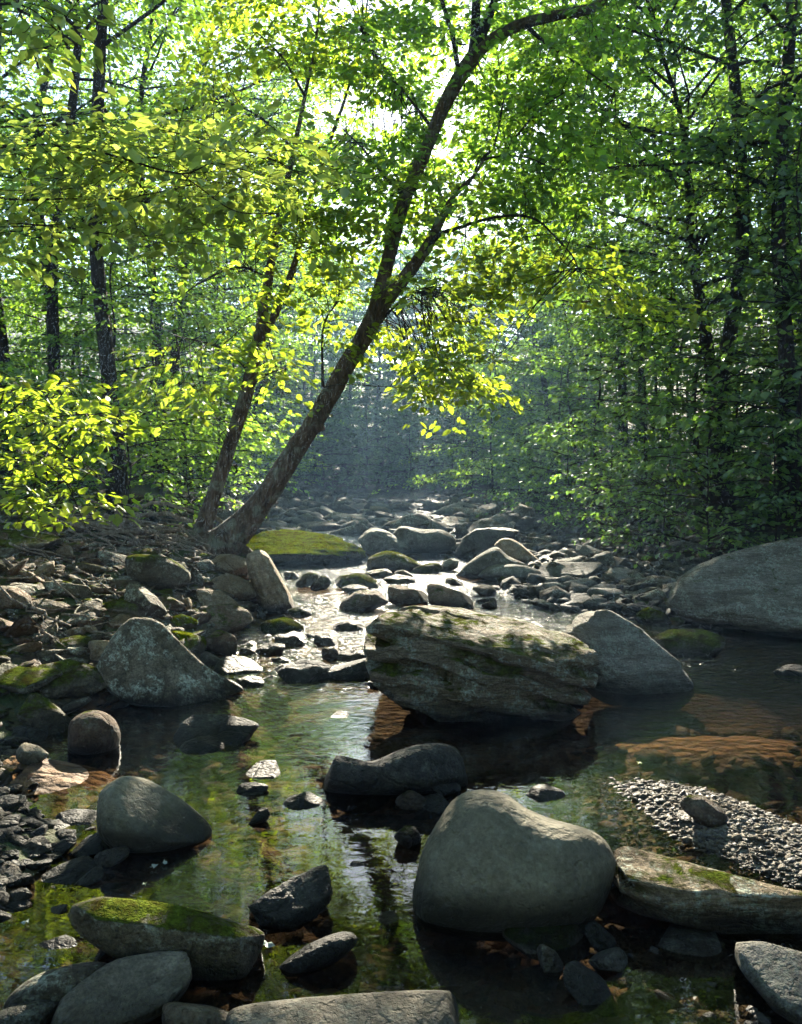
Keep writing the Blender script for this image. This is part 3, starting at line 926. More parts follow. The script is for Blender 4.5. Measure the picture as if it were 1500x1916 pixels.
    (92, 1560, 140, 1576, 0, 'dark', 'thin wet slab below the bright-edged black slab', 1),
    (120, 1558, 208, 1612, -18, 'dark', 'large dark stone between the shore stones and the smooth boulder', 0),
    (170, 1582, 238, 1634, -24, 'grey', 'grey bean stone right of the large dark shore stone', 0),
    (84, 1568, 140, 1608, -34, 'dark', 'glistening black stone among the shore stones', 0),
    (22, 1574, 92, 1604, -4, 'grey', 'pale topped flat stone in the shore stones', 0),
    (56, 1614, 168, 1664, -6, 'dark', 'biggest black stone among the shore stones', 0),
    (124, 1626, 190, 1666, -22, 'dark', 'pointed dark stone ending at a glint of water', 0),
    (0, 1656, 54, 1704, -34, 'grey', 'speckled pale stone at the end of the shore stones', 0),
    (76, 1694, 122, 1722, -16, 'pale', 'small whitish stone submerged left of the long slanting slab', 1),
    (170, 1760, 214, 1806, -50, 'dark', 'dark knob between the long slab and the pale flat rock', 0),
    (50, 1768, 136, 1796, 2, 'dark', 'thin black slab in shallow water above the low brown rock', 1),
    (190, 1732, 206, 1744, 0, 'dark', 'dark chip near the long slanting slab', 1),
]:
    seen_stone(*row)

# stones that fill in between, each on the ground
def fill(n, region, rng, wr, mats, label, group, flat=.6, gap=.75, hr=(.3, .55), wet=False):
    done = tries = 0
    while done < n and tries < n * 60:
        tries += 1
        px, py = region(rng)
        g = hit(px, py)
        w = rng.uniform(*wr) ** 1.0
        if any((g[0] - a) ** 2 + (g[1] - b) ** 2 < (gap * (w + r)) ** 2 for a, b, r in STONES): continue
        h = w * rng.uniform(*hr)
        z = max(float(ground_z(g[0], g[1])), float(water_z(g[1])) - .05) + h * .3
        put_stone((g[0], g[1], z), (w, w * rng.uniform(.6, .95), h), (rng.normal(.32, .14), rng.normal(0, .22), rng.uniform(0, 6.28)),
                  mats[rng.integers(len(mats))], int(rng.integers(8)) * 2 + (1 if rng.random() < flat else 0), label, 'stone', group)
        done += 1


def box(x0, y0, x1, y1): return lambda r: (r.uniform(x0, x1), r.uniform(y0, y1))


R1 = np.random.default_rng(21)
fill(48, box(-30, 1040, 330, 1250), R1, (.06, .2), ['tan', 'grey', 'mossy', 'brown', 'grey'], 'small flat stone strewn over the stick-littered left bank', 'stones strewn over the left bank', .8, hr=(.16, .38))
fill(22, box(380, 1120, 600, 1290), R1, (.05, .16), ['brown', 'tan', 'brown', 'grey'], 'small brown stone at the left side of the riffle', 'stones along the left side of the riffle')
fill(46, box(985, 1010, 1290, 1140), R1, (.08, .26), ['blue', 'grey', 'blue', 'dark'], 'grey stone packed into the cobble bank at right', 'stones of the right cobble bank', .9, hr=(.14, .34))
fill(22, box(560, 1065, 960, 1130), R1, (.07, .2), ['brown', 'brown', 'mossy', 'tan'], 'small backlit stone breaking the riffle surface', 'stones breaking the riffle')
fill(46, box(560, 942, 940, 1000), R1, (.18, .55), ['blue', 'blue', 'grey'], 'blue-grey boulder in the far upstream creek', 'boulders in the far creek', .9, hr=(.16, .4))
fill(16, box(-10, 1560, 130, 1720), R1, (.03, .085), ['dark', 'grey', 'dark'], 'small wet stone in the cluster at the lower left shore', 'stones of the lower left shore')
fill(12, box(1180, 1790, 1390, 1910), R1, (.02, .05), ['grey', 'pale', 'dark'], 'little stone on the wet gravel beside the notched flat rock', 'little stones by the notched flat rock', .3)


def rubble(name, label, pts, wr, mats, rng, hr=(.3, .6), lv=1, sink=.25):
    D, Fc = ico(lv)
    n = len(pts)
    w = rng.uniform(wr[0], wr[1], n) ** 1.0 * rng.choice([.7, 1, 1, 1, 1.2, 1.9], n)
    S = np.stack([w, w * rng.uniform(.55, .95, n), w * rng.uniform(*hr, n)], -1)
    az = rng.uniform(0, 6.28, n); tx = rng.normal(0, .25, n); ty = rng.normal(0, .25, n)
    base = D[None] * (1 + .22 * rng.normal(0, 1, (n, len(D), 1)).clip(-1.4, 1.4) * .6) * S[:, None, :]
    c, s_ = np.cos(az)[:, None], np.sin(az)[:, None]
    x, y, z = base[..., 0] * c - base[..., 1] * s_, base[..., 0] * s_ + base[..., 1] * c, base[..., 2]
    z = z + x * tx[:, None] + y * ty[:, None]
    P = np.stack([x, y, z], -1) + pts[:, None, :] + np.array([0, 0, 1.0]) * (S[:, 2:3] * sink)[:, None, :]
    Fa = (Fc[None] + (np.arange(n) * len(D))[:, None, None]).reshape(-1, 3)
    me = mesh_np(name, P.reshape(-1, 3), Fa, None, True)
    for m in mats: me.materials.append(M[m])
    me.polygons.foreach_set('material_index', np.repeat(rng.integers(0, len(mats), n), len(Fc)).astype(np.int32))
    return tag(obj(name, me), label, kind='stuff')


R2 = np.random.default_rng(33)


def ground_pts(n, fx, fy, keep=None):
    x = fx(n); y = fy(n)
    z = ground_z(x, y)
    k = np.ones(n, bool) if keep is None else keep(x, y, z)
    return np.stack([x, y, z], -1)[k]


M['bed1'] = rock_mat('bed_stone_brown', (.06, .036, .02), (.11, .07, .038), 0, .1, .8, wet_shade=-9)
M['bed2'] = rock_mat('bed_stone_tan', (.1, .066, .036), (.16, .11, .062), 0, .1, .8, wet_shade=-9)
M['bed3'] = rock_mat('bed_stone_grey', (.05, .043, .033), (.085, .072, .056), 0, .1, .8, wet_shade=-9)
M['peb1'] = rock_mat('gravel_grey', (.17, .155, .125), (.29, .265, .215), 0, .1, .95, wet_shade=.012)
M['peb2'] = rock_mat('gravel_tan', (.22, .18, .125), (.34, .28, .2), 0, .1, .95, wet_shade=.012)
M['peb3'] = rock_mat('gravel_dark', (.09, .085, .08), (.16, .15, .14), 0, .1, .5, wet_shade=.012)
bar = ground_pts(30000, lambda n: R2.uniform(.3, 2.6, n), lambda n: R2.uniform(2.5, 4.7, n), lambda x, y, z: (z > -.07) & (y < 4.5 - .32 * (x - .9)) & ((z > -.02) | (R2.random(len(x)) < .35)))
rubble('gravel', 'sunlit grey gravel bar of small pebbles beside the big smooth boulder', bar, (.005, .014), ['peb1', 'peb2', 'peb3', 'peb1'], R2, lv=0, hr=(.3, .55))
lb = lambda x, y: np.interp(y, XL_Y, XL_X) - x
p = ground_pts(4800, lambda n: R2.uniform(-6, -1.1, n), lambda n: R2.uniform(3.9, 12, n), lambda x, y, z: (lb(x, y) > .04) & (R2.random(len(x)) < np.clip(2.2 - .33 * lb(x, y), .1, 1)))
rubble('rubble', 'small stones and grit covering the left bank', p, (.025, .085), ['grey', 'brown', 'grey', 'brown', 'mossy'], R2, hr=(.14, .4), sink=.05)
p = ground_pts(1100, lambda n: R2.uniform(-2.6, -.9, n), lambda n: R2.uniform(2.1, 4.0, n), lambda x, y, z: (lb(x, y) > -.06))
rubble('rubble', 'dark wet stones covering the lower left shore', p, (.014, .045), ['dark', 'dark', 'bed3', 'grey'], R2, hr=(.14, .4), sink=.05)
p = ground_pts(4200, lambda n: R2.uniform(.8, 5.5, n), lambda n: R2.uniform(7.6, 22, n), lambda x, y, z: (z > water_z(y) - .06) & (x < 4.6))
rubble('rubble', 'small grey stones between the slabs of the right cobble bank', p, (.04, .12), ['blue', 'grey', 'dark'], R2, lv=0)
p = ground_pts(2600, lambda n: R2.uniform(-4, 2.6, n), lambda n: R2.uniform(13, 36, n))
rubble('rubble', 'small stones of the far upstream creek bed', p + [0, 0, .05], (.06, .2), ['blue', 'grey', 'dark'], R2, sink=.5, lv=0)
p = ground_pts(4200, lambda n: R2.uniform(-2.3, 2.8, n), lambda n: R2.uniform(1.9, 5.4, n), lambda x, y, z: (z < -.05))
rubble('pebbles', 'brown pebbles lying on the bed of the pool', p, (.015, .06), ['bed1', 'bed2', 'bed3', 'bed1'], R2, hr=(.18, .35), lv=0)
p = ground_pts(2600, lambda n: R2.uniform(.45, 1.7, n), lambda n: R2.uniform(2.15, 2.75, n), lambda x, y, z: (x > .62 + .3 * (2.75 - y)))
p[:, 2] = np.maximum(p[:, 2], -.02)
rubble('gravel', 'wet dark pebbles under the notched flat rock', p, (.006, .018), ['peb3', 'peb1', 'peb3'], R2)


# ------------------------------------------------------------------ where sunlight comes down between the leaves
LIT = []          # (x, y, z, rx, ry): ground patches the gaps in the canopy let the sun reach
for px, py, z, rx, ry in [
    (880, 1190, .38, .75, .55), (1330, 1550, .05, .75, .6), (1330, 1665, .16, .6, .22), (1360, 1400, -.05, .7, .3),
    (180, 1440, 0, .65, .3), (560, 1180, .06, .75, 1.3), (580, 1030, .35, 1.3, 1.3), (780, 1100, .1, 1.0, 1.0),
    (230, 1830, .1, .22, .12), (640, 1890, .05, .3, .15), (300, 1705, .12, .3, .1), (310, 1500, .25, .12, .12),
    (300, 1150, .4, .9, .5), (120, 1130, .5, .9, .9), (1000, 1590, .3, .14, .12), (480, 1000, .9, .7, .9)]:
    Y = (CAMZ - z) / -ray(px, py)[2]
    LIT.append((ray(px, py)[0] * Y, Y, z, rx + .06, ry + .16))
LIT += [(-2.5, 6.3, 1.9, .9, 1.6), (-1.9, 4.0, 3.1, .5, .8), (-.6, 3.9, 2.8, .3, .5), (-1.3, 4.0, 3.0, .5, .9)]


def shaded(P, rng, soft=.35):
    """keep-mask: drop leaves that stand between the sun and a lit patch"""
    keep = np.ones(len(P), bool)
    for (x, y, z, rx, ry) in LIT:
        t = (P[:, 2] - z) / SUN[2]
        qx = P[:, 0] - SUN[0] * t; qy = P[:, 1] - SUN[1] * t
        d = ((qx - x) / rx) ** 2 + ((qy - y) / ry) ** 2
        keep &= ~(d < 1 + rng.normal(0, soft, len(P)))
    return keep


# ------------------------------------------------------------------ trees
def px_path(rows, n, k=.7):
    """rows (px, py, depth, width px) -> points and radii"""
    P = np.array([[*at(a, b, c), k * w * c / FPX / 2] for a, b, c, w in rows])
    S = spline(P, n)
    return S[:, :3], np.maximum(S[:, 3], .003)


LEAF_ONE = {}


def single_leaf(mat):
    if mat not in LEAF_ONE:
        LEAF_ONE[mat] = leaf_mesh('leaf', np.zeros((1, 3)), np.array([[1., 0, 0]]), np.array([[0, 0, 1.]]), np.ones(1), M[mat])
    return LEAF_ONE[mat]


def leaf_parts(parent, origin, P, A, Nn, S, mat):
    """every one of these leaves an object of its own"""
    A = norm(A); Nn = norm(Nn - A * (Nn * A).sum(-1, keepdims=True)); B = np.cross(Nn, A)
    me = single_leaf(mat)
    for p, a, b, c, s in zip(P - np.asarray(origin), A, B, Nn, S):
        o = bpy.data.objects.new('leaf', me); COL.objects.link(o); o.parent = parent
        m = np.eye(4); m[:3, 0] = a * s; m[:3, 1] = b * s; m[:3, 2] = c * s; m[:3, 3] = p
        o.matrix_basis = Matrix(m.tolist())


def leafy(parent, origin, branches, clusters, leaf, mat, rng, n_single=0, twig_mat='bark_dark', Ls=(.35, .7), n=16, droop=.16, cut=True, jit=.35, single_near=True, tw=(.004, .0022), tshare=.5):
    """sprays of leaves in CLUSTERS (px, py, depth, rx, ry, rdepth, count), each on a twig that grows out of the nearest branch"""
    BP = np.concatenate([b[0] for b in branches])
    SP, SD = [], []
    tb = Tubes()
    for (px, py, d, rx, ry, rd, cnt) in clusters:
        for _ in range(cnt):
            a = rng.uniform(0, 6.283); r = math.sqrt(rng.random())
            c = at(px + rx * r * math.cos(a), py + ry * r * math.sin(a), d + rng.normal(0, rd * .5))
            k = np.argmin(((BP - c) ** 2).sum(1) + rng.uniform(0, .6, len(BP)))
            b = BP[k]
            v = c - b; ln = np.linalg.norm(v)
            dr = norm(v * [1, 1, .15] + rng.normal(0, .35, 3) * max(ln, .3) * [1, 1, .25])
            SP.append(c); SD.append(dr)
            if ln > .15 and rng.random() < tshare:
                mid = (b + c) / 2 + rng.normal(0, .07, 3) * ln + [0, 0, .08 * ln]
                pts = spline([b, mid, c, c + dr * .5], 9)
                r0 = tw[0] + tw[1] * min(ln, 4)
                tb.add(pts, np.linspace(r0, .0015, 9), 4)
    SP, SD = np.array(SP), np.array(SD)
    L = rng.uniform(*Ls, len(SP))
    P, A, Nn, S = leaves_of(SP, SD, L, n, leaf, rng, droop, jit)
    if cut:
        k = shaded(P, rng); P, A, Nn, S = P[k], A[k], Nn[k], S[k]
    sing = None
    if n_single:
        key = P[:, 1] + rng.uniform(0, .8, len(P)) if single_near else rng.random(len(P))
        o = np.argsort(key); i, j = o[:n_single], o[n_single:]
        sing = (P[i], A[i], Nn[i], S[i])
        P, A, Nn, S = P[j], A[j], Nn[j], S[j]
    fo = tag(obj('foliage', leaf_mesh('foliage', P, A, Nn, S, M[mat], True, origin), parent), kind='stuff')
    if sing: leaf_parts(fo, origin, *sing, mat)
    tm = tb.mesh('twigs', M[twig_mat], origin)
    if tm: tag(obj('twigs', tm, parent), kind='stuff')


def limb(parent, origin, rows, n, mat, name='branch', sides=10, rough=.12):
    P, R = px_path(rows, n)
    t = Tubes().add(P, R, sides, rough, rows[0][0] * .1)
    o = obj(name, t.mesh(name, M[mat], origin), parent)
    return P, R


RT = np.random.default_rng(77)

# the big leaning tree
O = hit(415, 1028, False); O = np.array([at(415, 1030, 10.0)[0], 10.0, at(415, 1030, 10)[2]])
tree = thing('leaning_tree', O, 'big forked tree with mottled bark leaning out over the creek from the left bank', 'tree')
B = []
B.append(limb(tree, O, [(318, 1075, 10.0, 150), (372, 1042, 10, 118), (435, 1003, 10, 90), (490, 938, 10, 66), (540, 862, 10, 58), (590, 785, 10, 52), (645, 690, 10.1, 50), (690, 612, 10.1, 50), (716, 560, 10.1, 52)], 60, 'bark', 'trunk', 18, .2))
B.append(limb(tree, O, [(700, 596, 10.1, 44), (712, 545, 10.1, 40), (728, 480, 10.2, 36), (755, 380, 10.2, 34), (795, 285, 10.3, 34), (832, 195, 10.3, 36), (868, 132, 10.4, 40), (892, 98, 10.4, 40)], 44, 'bark', 'branch', 14))
B.append(limb(tree, O, [(712, 575, 10.1, 40), (748, 530, 10.0, 36), (795, 468, 9.9, 30), (825, 410, 9.8, 22), (850, 365, 9.8, 14), (885, 330, 9.7, 9), (905, 298, 9.7, 7)], 30, 'bark', 'branch', 12))
B.append(limb(tree, O, [(880, 112, 10.4, 34), (920, 75, 10.4, 32), (975, 46, 10.4, 28), (1045, 28, 10.4, 26), (1105, 16, 10.4, 26), (1132, -6, 10.4, 20), (1150, -60, 10.4, 14)], 24, 'bark', 'branch', 12))
B.append(limb(tree, O, [(884, 112, 10.4, 34), (890, 60, 10.5, 27), (890, 10, 10.3, 24), (894, -90, 10, 20), (880, -300, 9.4, 14), (860, -500, 8.6, 8)], 14, 'bark_dark'))
B.append(limb(tree, O, [(892, 95, 10.4, 28), (908, 50, 10.4, 23), (922, 10, 10.2, 20), (950, -80, 9.8, 17), (1010, -280, 9, 12), (1060, -520, 8, 7)], 14, 'bark_dark'))
B.append(limb(tree, O, [(858, 140, 10.4, 14), (852, 100, 10.2, 12), (842, 50, 10.0, 10), (826, 0, 9.9, 11), (805, -80, 9.6, 9), (740, -260, 9, 7), (660, -480, 8, 4)], 16, 'bark_dark'))
B.append(limb(tree, O, [(872, 84, 10.2, 5), (855, 80, 10.2, 5), (848, 60, 10.1, 4)], 8, 'bark_dark', sides=6))
B.append(limb(tree, O, [(790, 476, 9.9, 22), (820, 440, 9.8, 14), (862, 425, 9.7, 10), (910, 410, 9.6, 8), (965, 403, 9.5, 7), (1005, 412, 9.4, 6), (1040, 445, 9.3, 5), (1070, 478, 9.2, 4), (1085, 510, 9.2, 3)], 30, 'bark_dark', sides=8))
B.append(limb(tree, O, [(905, 298, 9.7, 8), (940, 292, 9.6, 6), (990, 296, 9.5, 5), (1040, 320, 9.4, 3)], 14, 'bark_dark', sides=6))
B.append(limb(tree, O, [(940, 292, 9.6, 7), (970, 250, 9.7, 5), (1010, 205, 9.8, 4), (1060, 170, 9.9, 3)], 14, 'bark_dark', sides=6))
B.append(limb(tree, O, [(900, 300, 9.7, 9), (925, 270, 9.8, 7), (938, 210, 9.9, 5), (950, 140, 10, 4)], 14, 'bark_dark', sides=6))
B.append(limb(tree, O, [(832, 405, 9.8, 14), (845, 372, 9.8, 10), (880, 340, 9.8, 6), (895, 300, 9.9, 4)], 12, 'bark_dark', sides=6))
B.append(limb(tree, O, [(604, 725, 10.0, 10), (603, 680, 9.95, 7), (603, 625, 9.9, 6), (612, 592, 9.9, 5), (634, 562, 9.8, 4)], 16, 'bark_dark', sides=6))
B.append(limb(tree, O, [(716, 596, 10.1, 8), (740, 572, 10, 6), (768, 548, 9.9, 4), (800, 538, 9.8, 3)], 10, 'bark_dark', sides=6))
B.append(limb(tree, O, [(980, 44, 10.4, 14), (1020, 80, 10.2, 9), (1080, 120, 10, 6), (1150, 170, 9.8, 4)], 14, 'bark_dark', sides=6))
B.append(limb(tree, O, [(760, 370, 10.2, 14), (720, 330, 10.1, 9), (680, 280, 10, 6), (640, 240, 9.9, 4)], 14, 'bark_dark', sides=6))
B.append(limb(tree, O, [(812, 245, 10.3, 12), (770, 190, 10.4, 8), (720, 130, 10.5, 6), (680, 60, 10.6, 4)], 14, 'bark_dark', sides=6))
b = Tubes().add(spline([at(590, 796, 9.9), at(600, 800, 9.86), at(608, 803, 9.86)], 6), np.array([.07, .075, .07, .055, .035, .01]), 10, .3)
obj('burl', b.mesh('burl', M['bark'], O), tree)
for i, rows in enumerate([[(360, 1050, 9.9, 40), (330, 1062, 9.7, 26), (295, 1078, 9.6, 14), (260, 1082, 9.6, 6)], [(400, 1040, 9.8, 34), (412, 1056, 9.6, 20), (402, 1080, 9.4, 9)], [(350, 1040, 10.1, 36), (300, 1042, 10.1, 18), (240, 1030, 10.2, 8)], [(380, 1046, 9.8, 40), (352, 1074, 9.5, 22), (338, 1100, 9.3, 8)], [(430, 1020, 9.9, 40), (462, 1030, 9.7, 20), (480, 1046, 9.6, 8)], [(330, 1030, 10.2, 30), (285, 1010, 10.2, 16), (225, 1008, 10.3, 7)], [(345, 1050, 10, 36), (310, 1075, 9.6, 22), (300, 1105, 9.3, 9)]]):
    limb(tree, O, rows, 12, 'bark', 'root', 8)
leafy(tree, O, B[2:], [
    (845, 640, 9.6, 85, 85, .8, 62), (800, 560, 9.8, 70, 55, .6, 34), (895, 540, 9.5, 60, 70, .6, 34), (935, 640, 9.3, 36, 44, .4, 14), (780, 700, 9.7, 40, 50, .6, 24),
    (870, 730, 9.6, 60, 40, .6, 22), (980, 470, 9.3, 70, 45, .6, 26), (1075, 500, 9.2, 50, 50, .5, 18), (1130, 545, 9.1, 30, 40, .4, 9), (1195, 565, 9.1, 26, 36, .3, 6),
    (650, 640, 9.9, 45, 60, .5, 22), (700, 430, 10.2, 60, 60, .8, 12), (610, 540, 10, 50, 50, .6, 22), (800, 380, 10, 70, 60, .8, 26)],
    .1, 'leaf', RT, 300, n=19)

leafy(tree, O, B[1:], [
    (930, 360, 9.8, 90, 60, .9, 40), (1040, 360, 9.6, 70, 60, .8, 28), (1000, 260, 9.8, 90, 60, .9, 34), (1100, 280, 9.8, 80, 70, .9, 26), (960, 150, 10.2, 100, 70, 1, 40),
    (1080, 130, 10.2, 90, 70, 1, 32), (1010, 30, 10.6, 110, 50, 1, 34), (1140, 40, 10.6, 70, 60, 1, 18), (760, 80, 10.4, 110, 80, 1, 48), (690, 200, 10.2, 100, 90, 1, 46), (860, 30, 10.6, 90, 50, .9, 26), (640, 330, 10, 80, 70, .9, 34), (700, 430, 10.2, 60, 60, .8, 20), (820, 230, 11.5, 150, 120, 1.5, 60), (650, 120, 12, 120, 110, 1.5, 50), (760, 330, 12, 90, 110, 1.5, 60), (700, 250, 12.5, 90, 110, 1.5, 46),
    (700, -160, 9, 260, 120, 2, 60), (950, -200, 9, 260, 120, 2, 60), (500, -300, 8, 300, 160, 2.4, 60), (850, -420, 8, 320, 180, 2.4, 70), (1150, -320, 8, 260, 180, 2.4, 50), (700, -700, 7, 420, 200, 2.4, 70), (1100, -700, 7, 300, 200, 2.4, 50)],
    .095, 'leaf_mid', RT, 0, n=24)

# the slimmer tree from the same foot
O2 = at(372, 1020, 10.25)
tree2 = thing('slender_tree', O2, 'slender dark-trunked tree rising from the bank just left of the big leaning tree', 'tree')
B2 = []
B2.append(limb(tree2, O2, [(345, 1055, 10.2, 74), (375, 1000, 10.25, 52), (400, 925, 10.3, 42), (428, 840, 10.3, 38), (458, 745, 10.4, 36), (480, 650, 10.4, 33), (496, 560, 10.5, 27), (512, 460, 10.5, 22), (530, 370, 10.6, 18), (548, 290, 10.7, 14), (568, 190, 10.8, 10), (590, 80, 11, 7), (600, -20, 11.1, 5)], 70, 'bark', 'trunk', 14, .14))
B2.append(limb(tree2, O2, [(486, 640, 10.4, 24), (520, 575, 10.6, 20), (555, 480, 10.8, 16), (578, 380, 11, 13), (615, 270, 11.2, 10), (650, 170, 11.4, 7), (680, 60, 11.6, 4)], 36, 'bark', 'branch', 10))
B2.append(limb(tree2, O2, [(470, 700, 10.4, 9), (430, 660, 10.0, 7), (380, 640, 9.8, 5), (330, 630, 9.6, 3)], 14, 'bark_dark', sides=6))
B2.append(limb(tree2, O2, [(500, 520, 10.5, 9), (450, 500, 10.2, 7), (390, 520, 9.9, 5), (330, 560, 9.7, 3)], 14, 'bark_dark', sides=6))
B2.append(limb(tree2, O2, [(462, 730, 10.4, 8), (500, 700, 10, 6), (535, 690, 9.8, 4)], 10, 'bark_dark', sides=6))
B2.append(limb(tree2, O2, [(550, 280, 10.7, 9), (500, 230, 10.4, 7), (450, 200, 10.2, 5), (400, 190, 10, 3)], 14, 'bark_dark', sides=6))
B2.append(limb(tree2, O2, [(570, 180, 10.8, 8), (530, 110, 10.6, 6), (480, 60, 10.4, 4)], 12, 'bark_dark', sides=6))
leafy(tree2, O2, B2, [
    (360, 640, 9.6, 70, 55, .6, 36), (430, 560, 9.9, 70, 70, .8, 44), (500, 690, 9.8, 50, 60, .5, 30), (330, 740, 9.5, 60, 45, .5, 24), (530, 740, 9.9, 34, 36, .4, 14), (420, 760, 9.6, 50, 40, .5, 14),
    (560, 450, 10.4, 80, 70, .9, 48), (470, 430, 10.4, 80, 60, .9, 40), (400, 480, 10, 60, 50, .8, 24), (450, 300, 10.4, 90, 80, 1, 44), (560, 250, 10.9, 80, 90, 1, 42), (460, 130, 10.6, 90, 80, 1, 42),
    (590, 110, 11, 80, 80, 1, 34), (650, 40, 11.5, 80, 50, 1, 22), (510, 20, 10.8, 90, 40, 1, 26), (380, 210, 10.2, 70, 60, .9, 24)],
    .1, 'leaf', RT, 200, n=19)

# the beech bough that reaches in close from the left
O3 = at(-160, 300, 4.2)
bough = thing('overhanging_bough', O3, 'near beech bough of broad grey-green leaves reaching in from the left edge', 'branch')
B3 = []
for rows in [[(-160, 300, 4.2, 16), (-60, 282, 4.1, 12), (40, 272, 4.0, 9), (150, 276, 3.95, 7), (240, 300, 3.9, 6), (340, 326, 3.9, 5), (400, 305, 3.9, 3), (470, 322, 3.95, 2)],
             [(340, 326, 3.9, 4), (372, 350, 3.9, 3), (440, 395, 3.9, 2), (520, 400, 4, 2)],
             [(-120, 330, 4.4, 10), (0, 370, 4.3, 7), (120, 372, 4.2, 6), (240, 370, 4.2, 4), (360, 345, 4.2, 3)],
             [(-120, 350, 4.6, 10), (0, 410, 4.5, 6), (120, 425, 4.4, 5), (220, 440, 4.4, 3), (330, 460, 4.4, 2)],
             [(-160, 250, 4.4, 10), (-40, 240, 4.3, 6), (120, 235, 4.3, 4), (280, 240, 4.3, 3), (420, 270, 4.4, 2)],
             [(240, 300, 3.9, 5), (330, 290, 4.1, 3), (470, 285, 4.3, 2), (570, 330, 4.4, 1.5)],
             [(-200, 60, 3.6, 12), (-60, 20, 3.6, 8), (40, 10, 3.6, 4), (110, 60, 3.6, 2)]]:
    B3.append(limb(bough, O3, rows, 24, 'bark_dark', 'branch', 6, .05))
leafy(bough, O3, B3, [
    (120, 270, 4.0, 150, 40, .25, 40), (280, 330, 3.95, 140, 46, .25, 40), (120, 390, 4.3, 150, 50, .3, 40), (300, 410, 4.3, 120, 40, .3, 24), (440, 350, 4.1, 90, 46, .3, 24),
    (560, 330, 4.4, 60, 40, .25, 9), (260, 245, 4.3, 150, 26, .25, 22), (440, 262, 4.3, 90, 28, .25, 14), (40, 450, 4.5, 110, 36, .3, 16), (60, 40, 3.6, 60, 50, .2, 12), (-20, 90, 3.6, 40, 40, .2, 6), (560, 480, 4.6, 70, 26, .2, 4), (330, 490, 4.5, 60, 26, .2, 5)],
    .066, 'leaf_beech', RT, 300, Ls=(.22, .4), n=12, droop=.08, cut=False, jit=.2, tw=(.0018, .001), tshare=.6)

# the sunlit sapling on the left bank
O4 = at(-40, 1010, 6.4)
sap = thing('sapling', O4, 'low sapling with bright yellow-green leaves at the left edge above the mossy slab', 'sapling')
B4 = []
for rows in [[(-40, 1010, 6.4, 12), (-30, 900, 6.4, 9), (-10, 800, 6.3, 6), (10, 720, 6.3, 4)], [(-30, 880, 6.4, 6), (60, 860, 6.3, 4), (120, 900, 6.2, 3), (160, 985, 6.2, 2)], [(-20, 840, 6.4, 6), (70, 790, 6.4, 4), (160, 775, 6.4, 3), (240, 790, 6.4, 2)],
             [(-10, 800, 6.3, 5), (60, 740, 6.4, 3), (150, 720, 6.5, 2)], [(60, 860, 6.3, 3), (130, 850, 6.2, 2), (200, 905, 6.2, 2)]]:
    B4.append(limb(sap, O4, rows, 16, 'bark_dark', 'stem' if not B4 else 'branch', 6, .05))
leafy(sap, O4, B4, [(80, 760, 6.4, 110, 40, .5, 30), (190, 790, 6.4, 70, 34, .4, 18), (60, 850, 6.3, 90, 34, .4, 22), (50, 920, 6.2, 60, 30, .3, 14), (110, 950, 6.2, 40, 34, .3, 8), (165, 930, 6.2, 30, 40, .3, 5), (20, 720, 6.4, 60, 26, .4, 10)],
      .085, 'leaf', RT, 220, Ls=(.22, .4), n=11, droop=.12, cut=False, jit=.25)


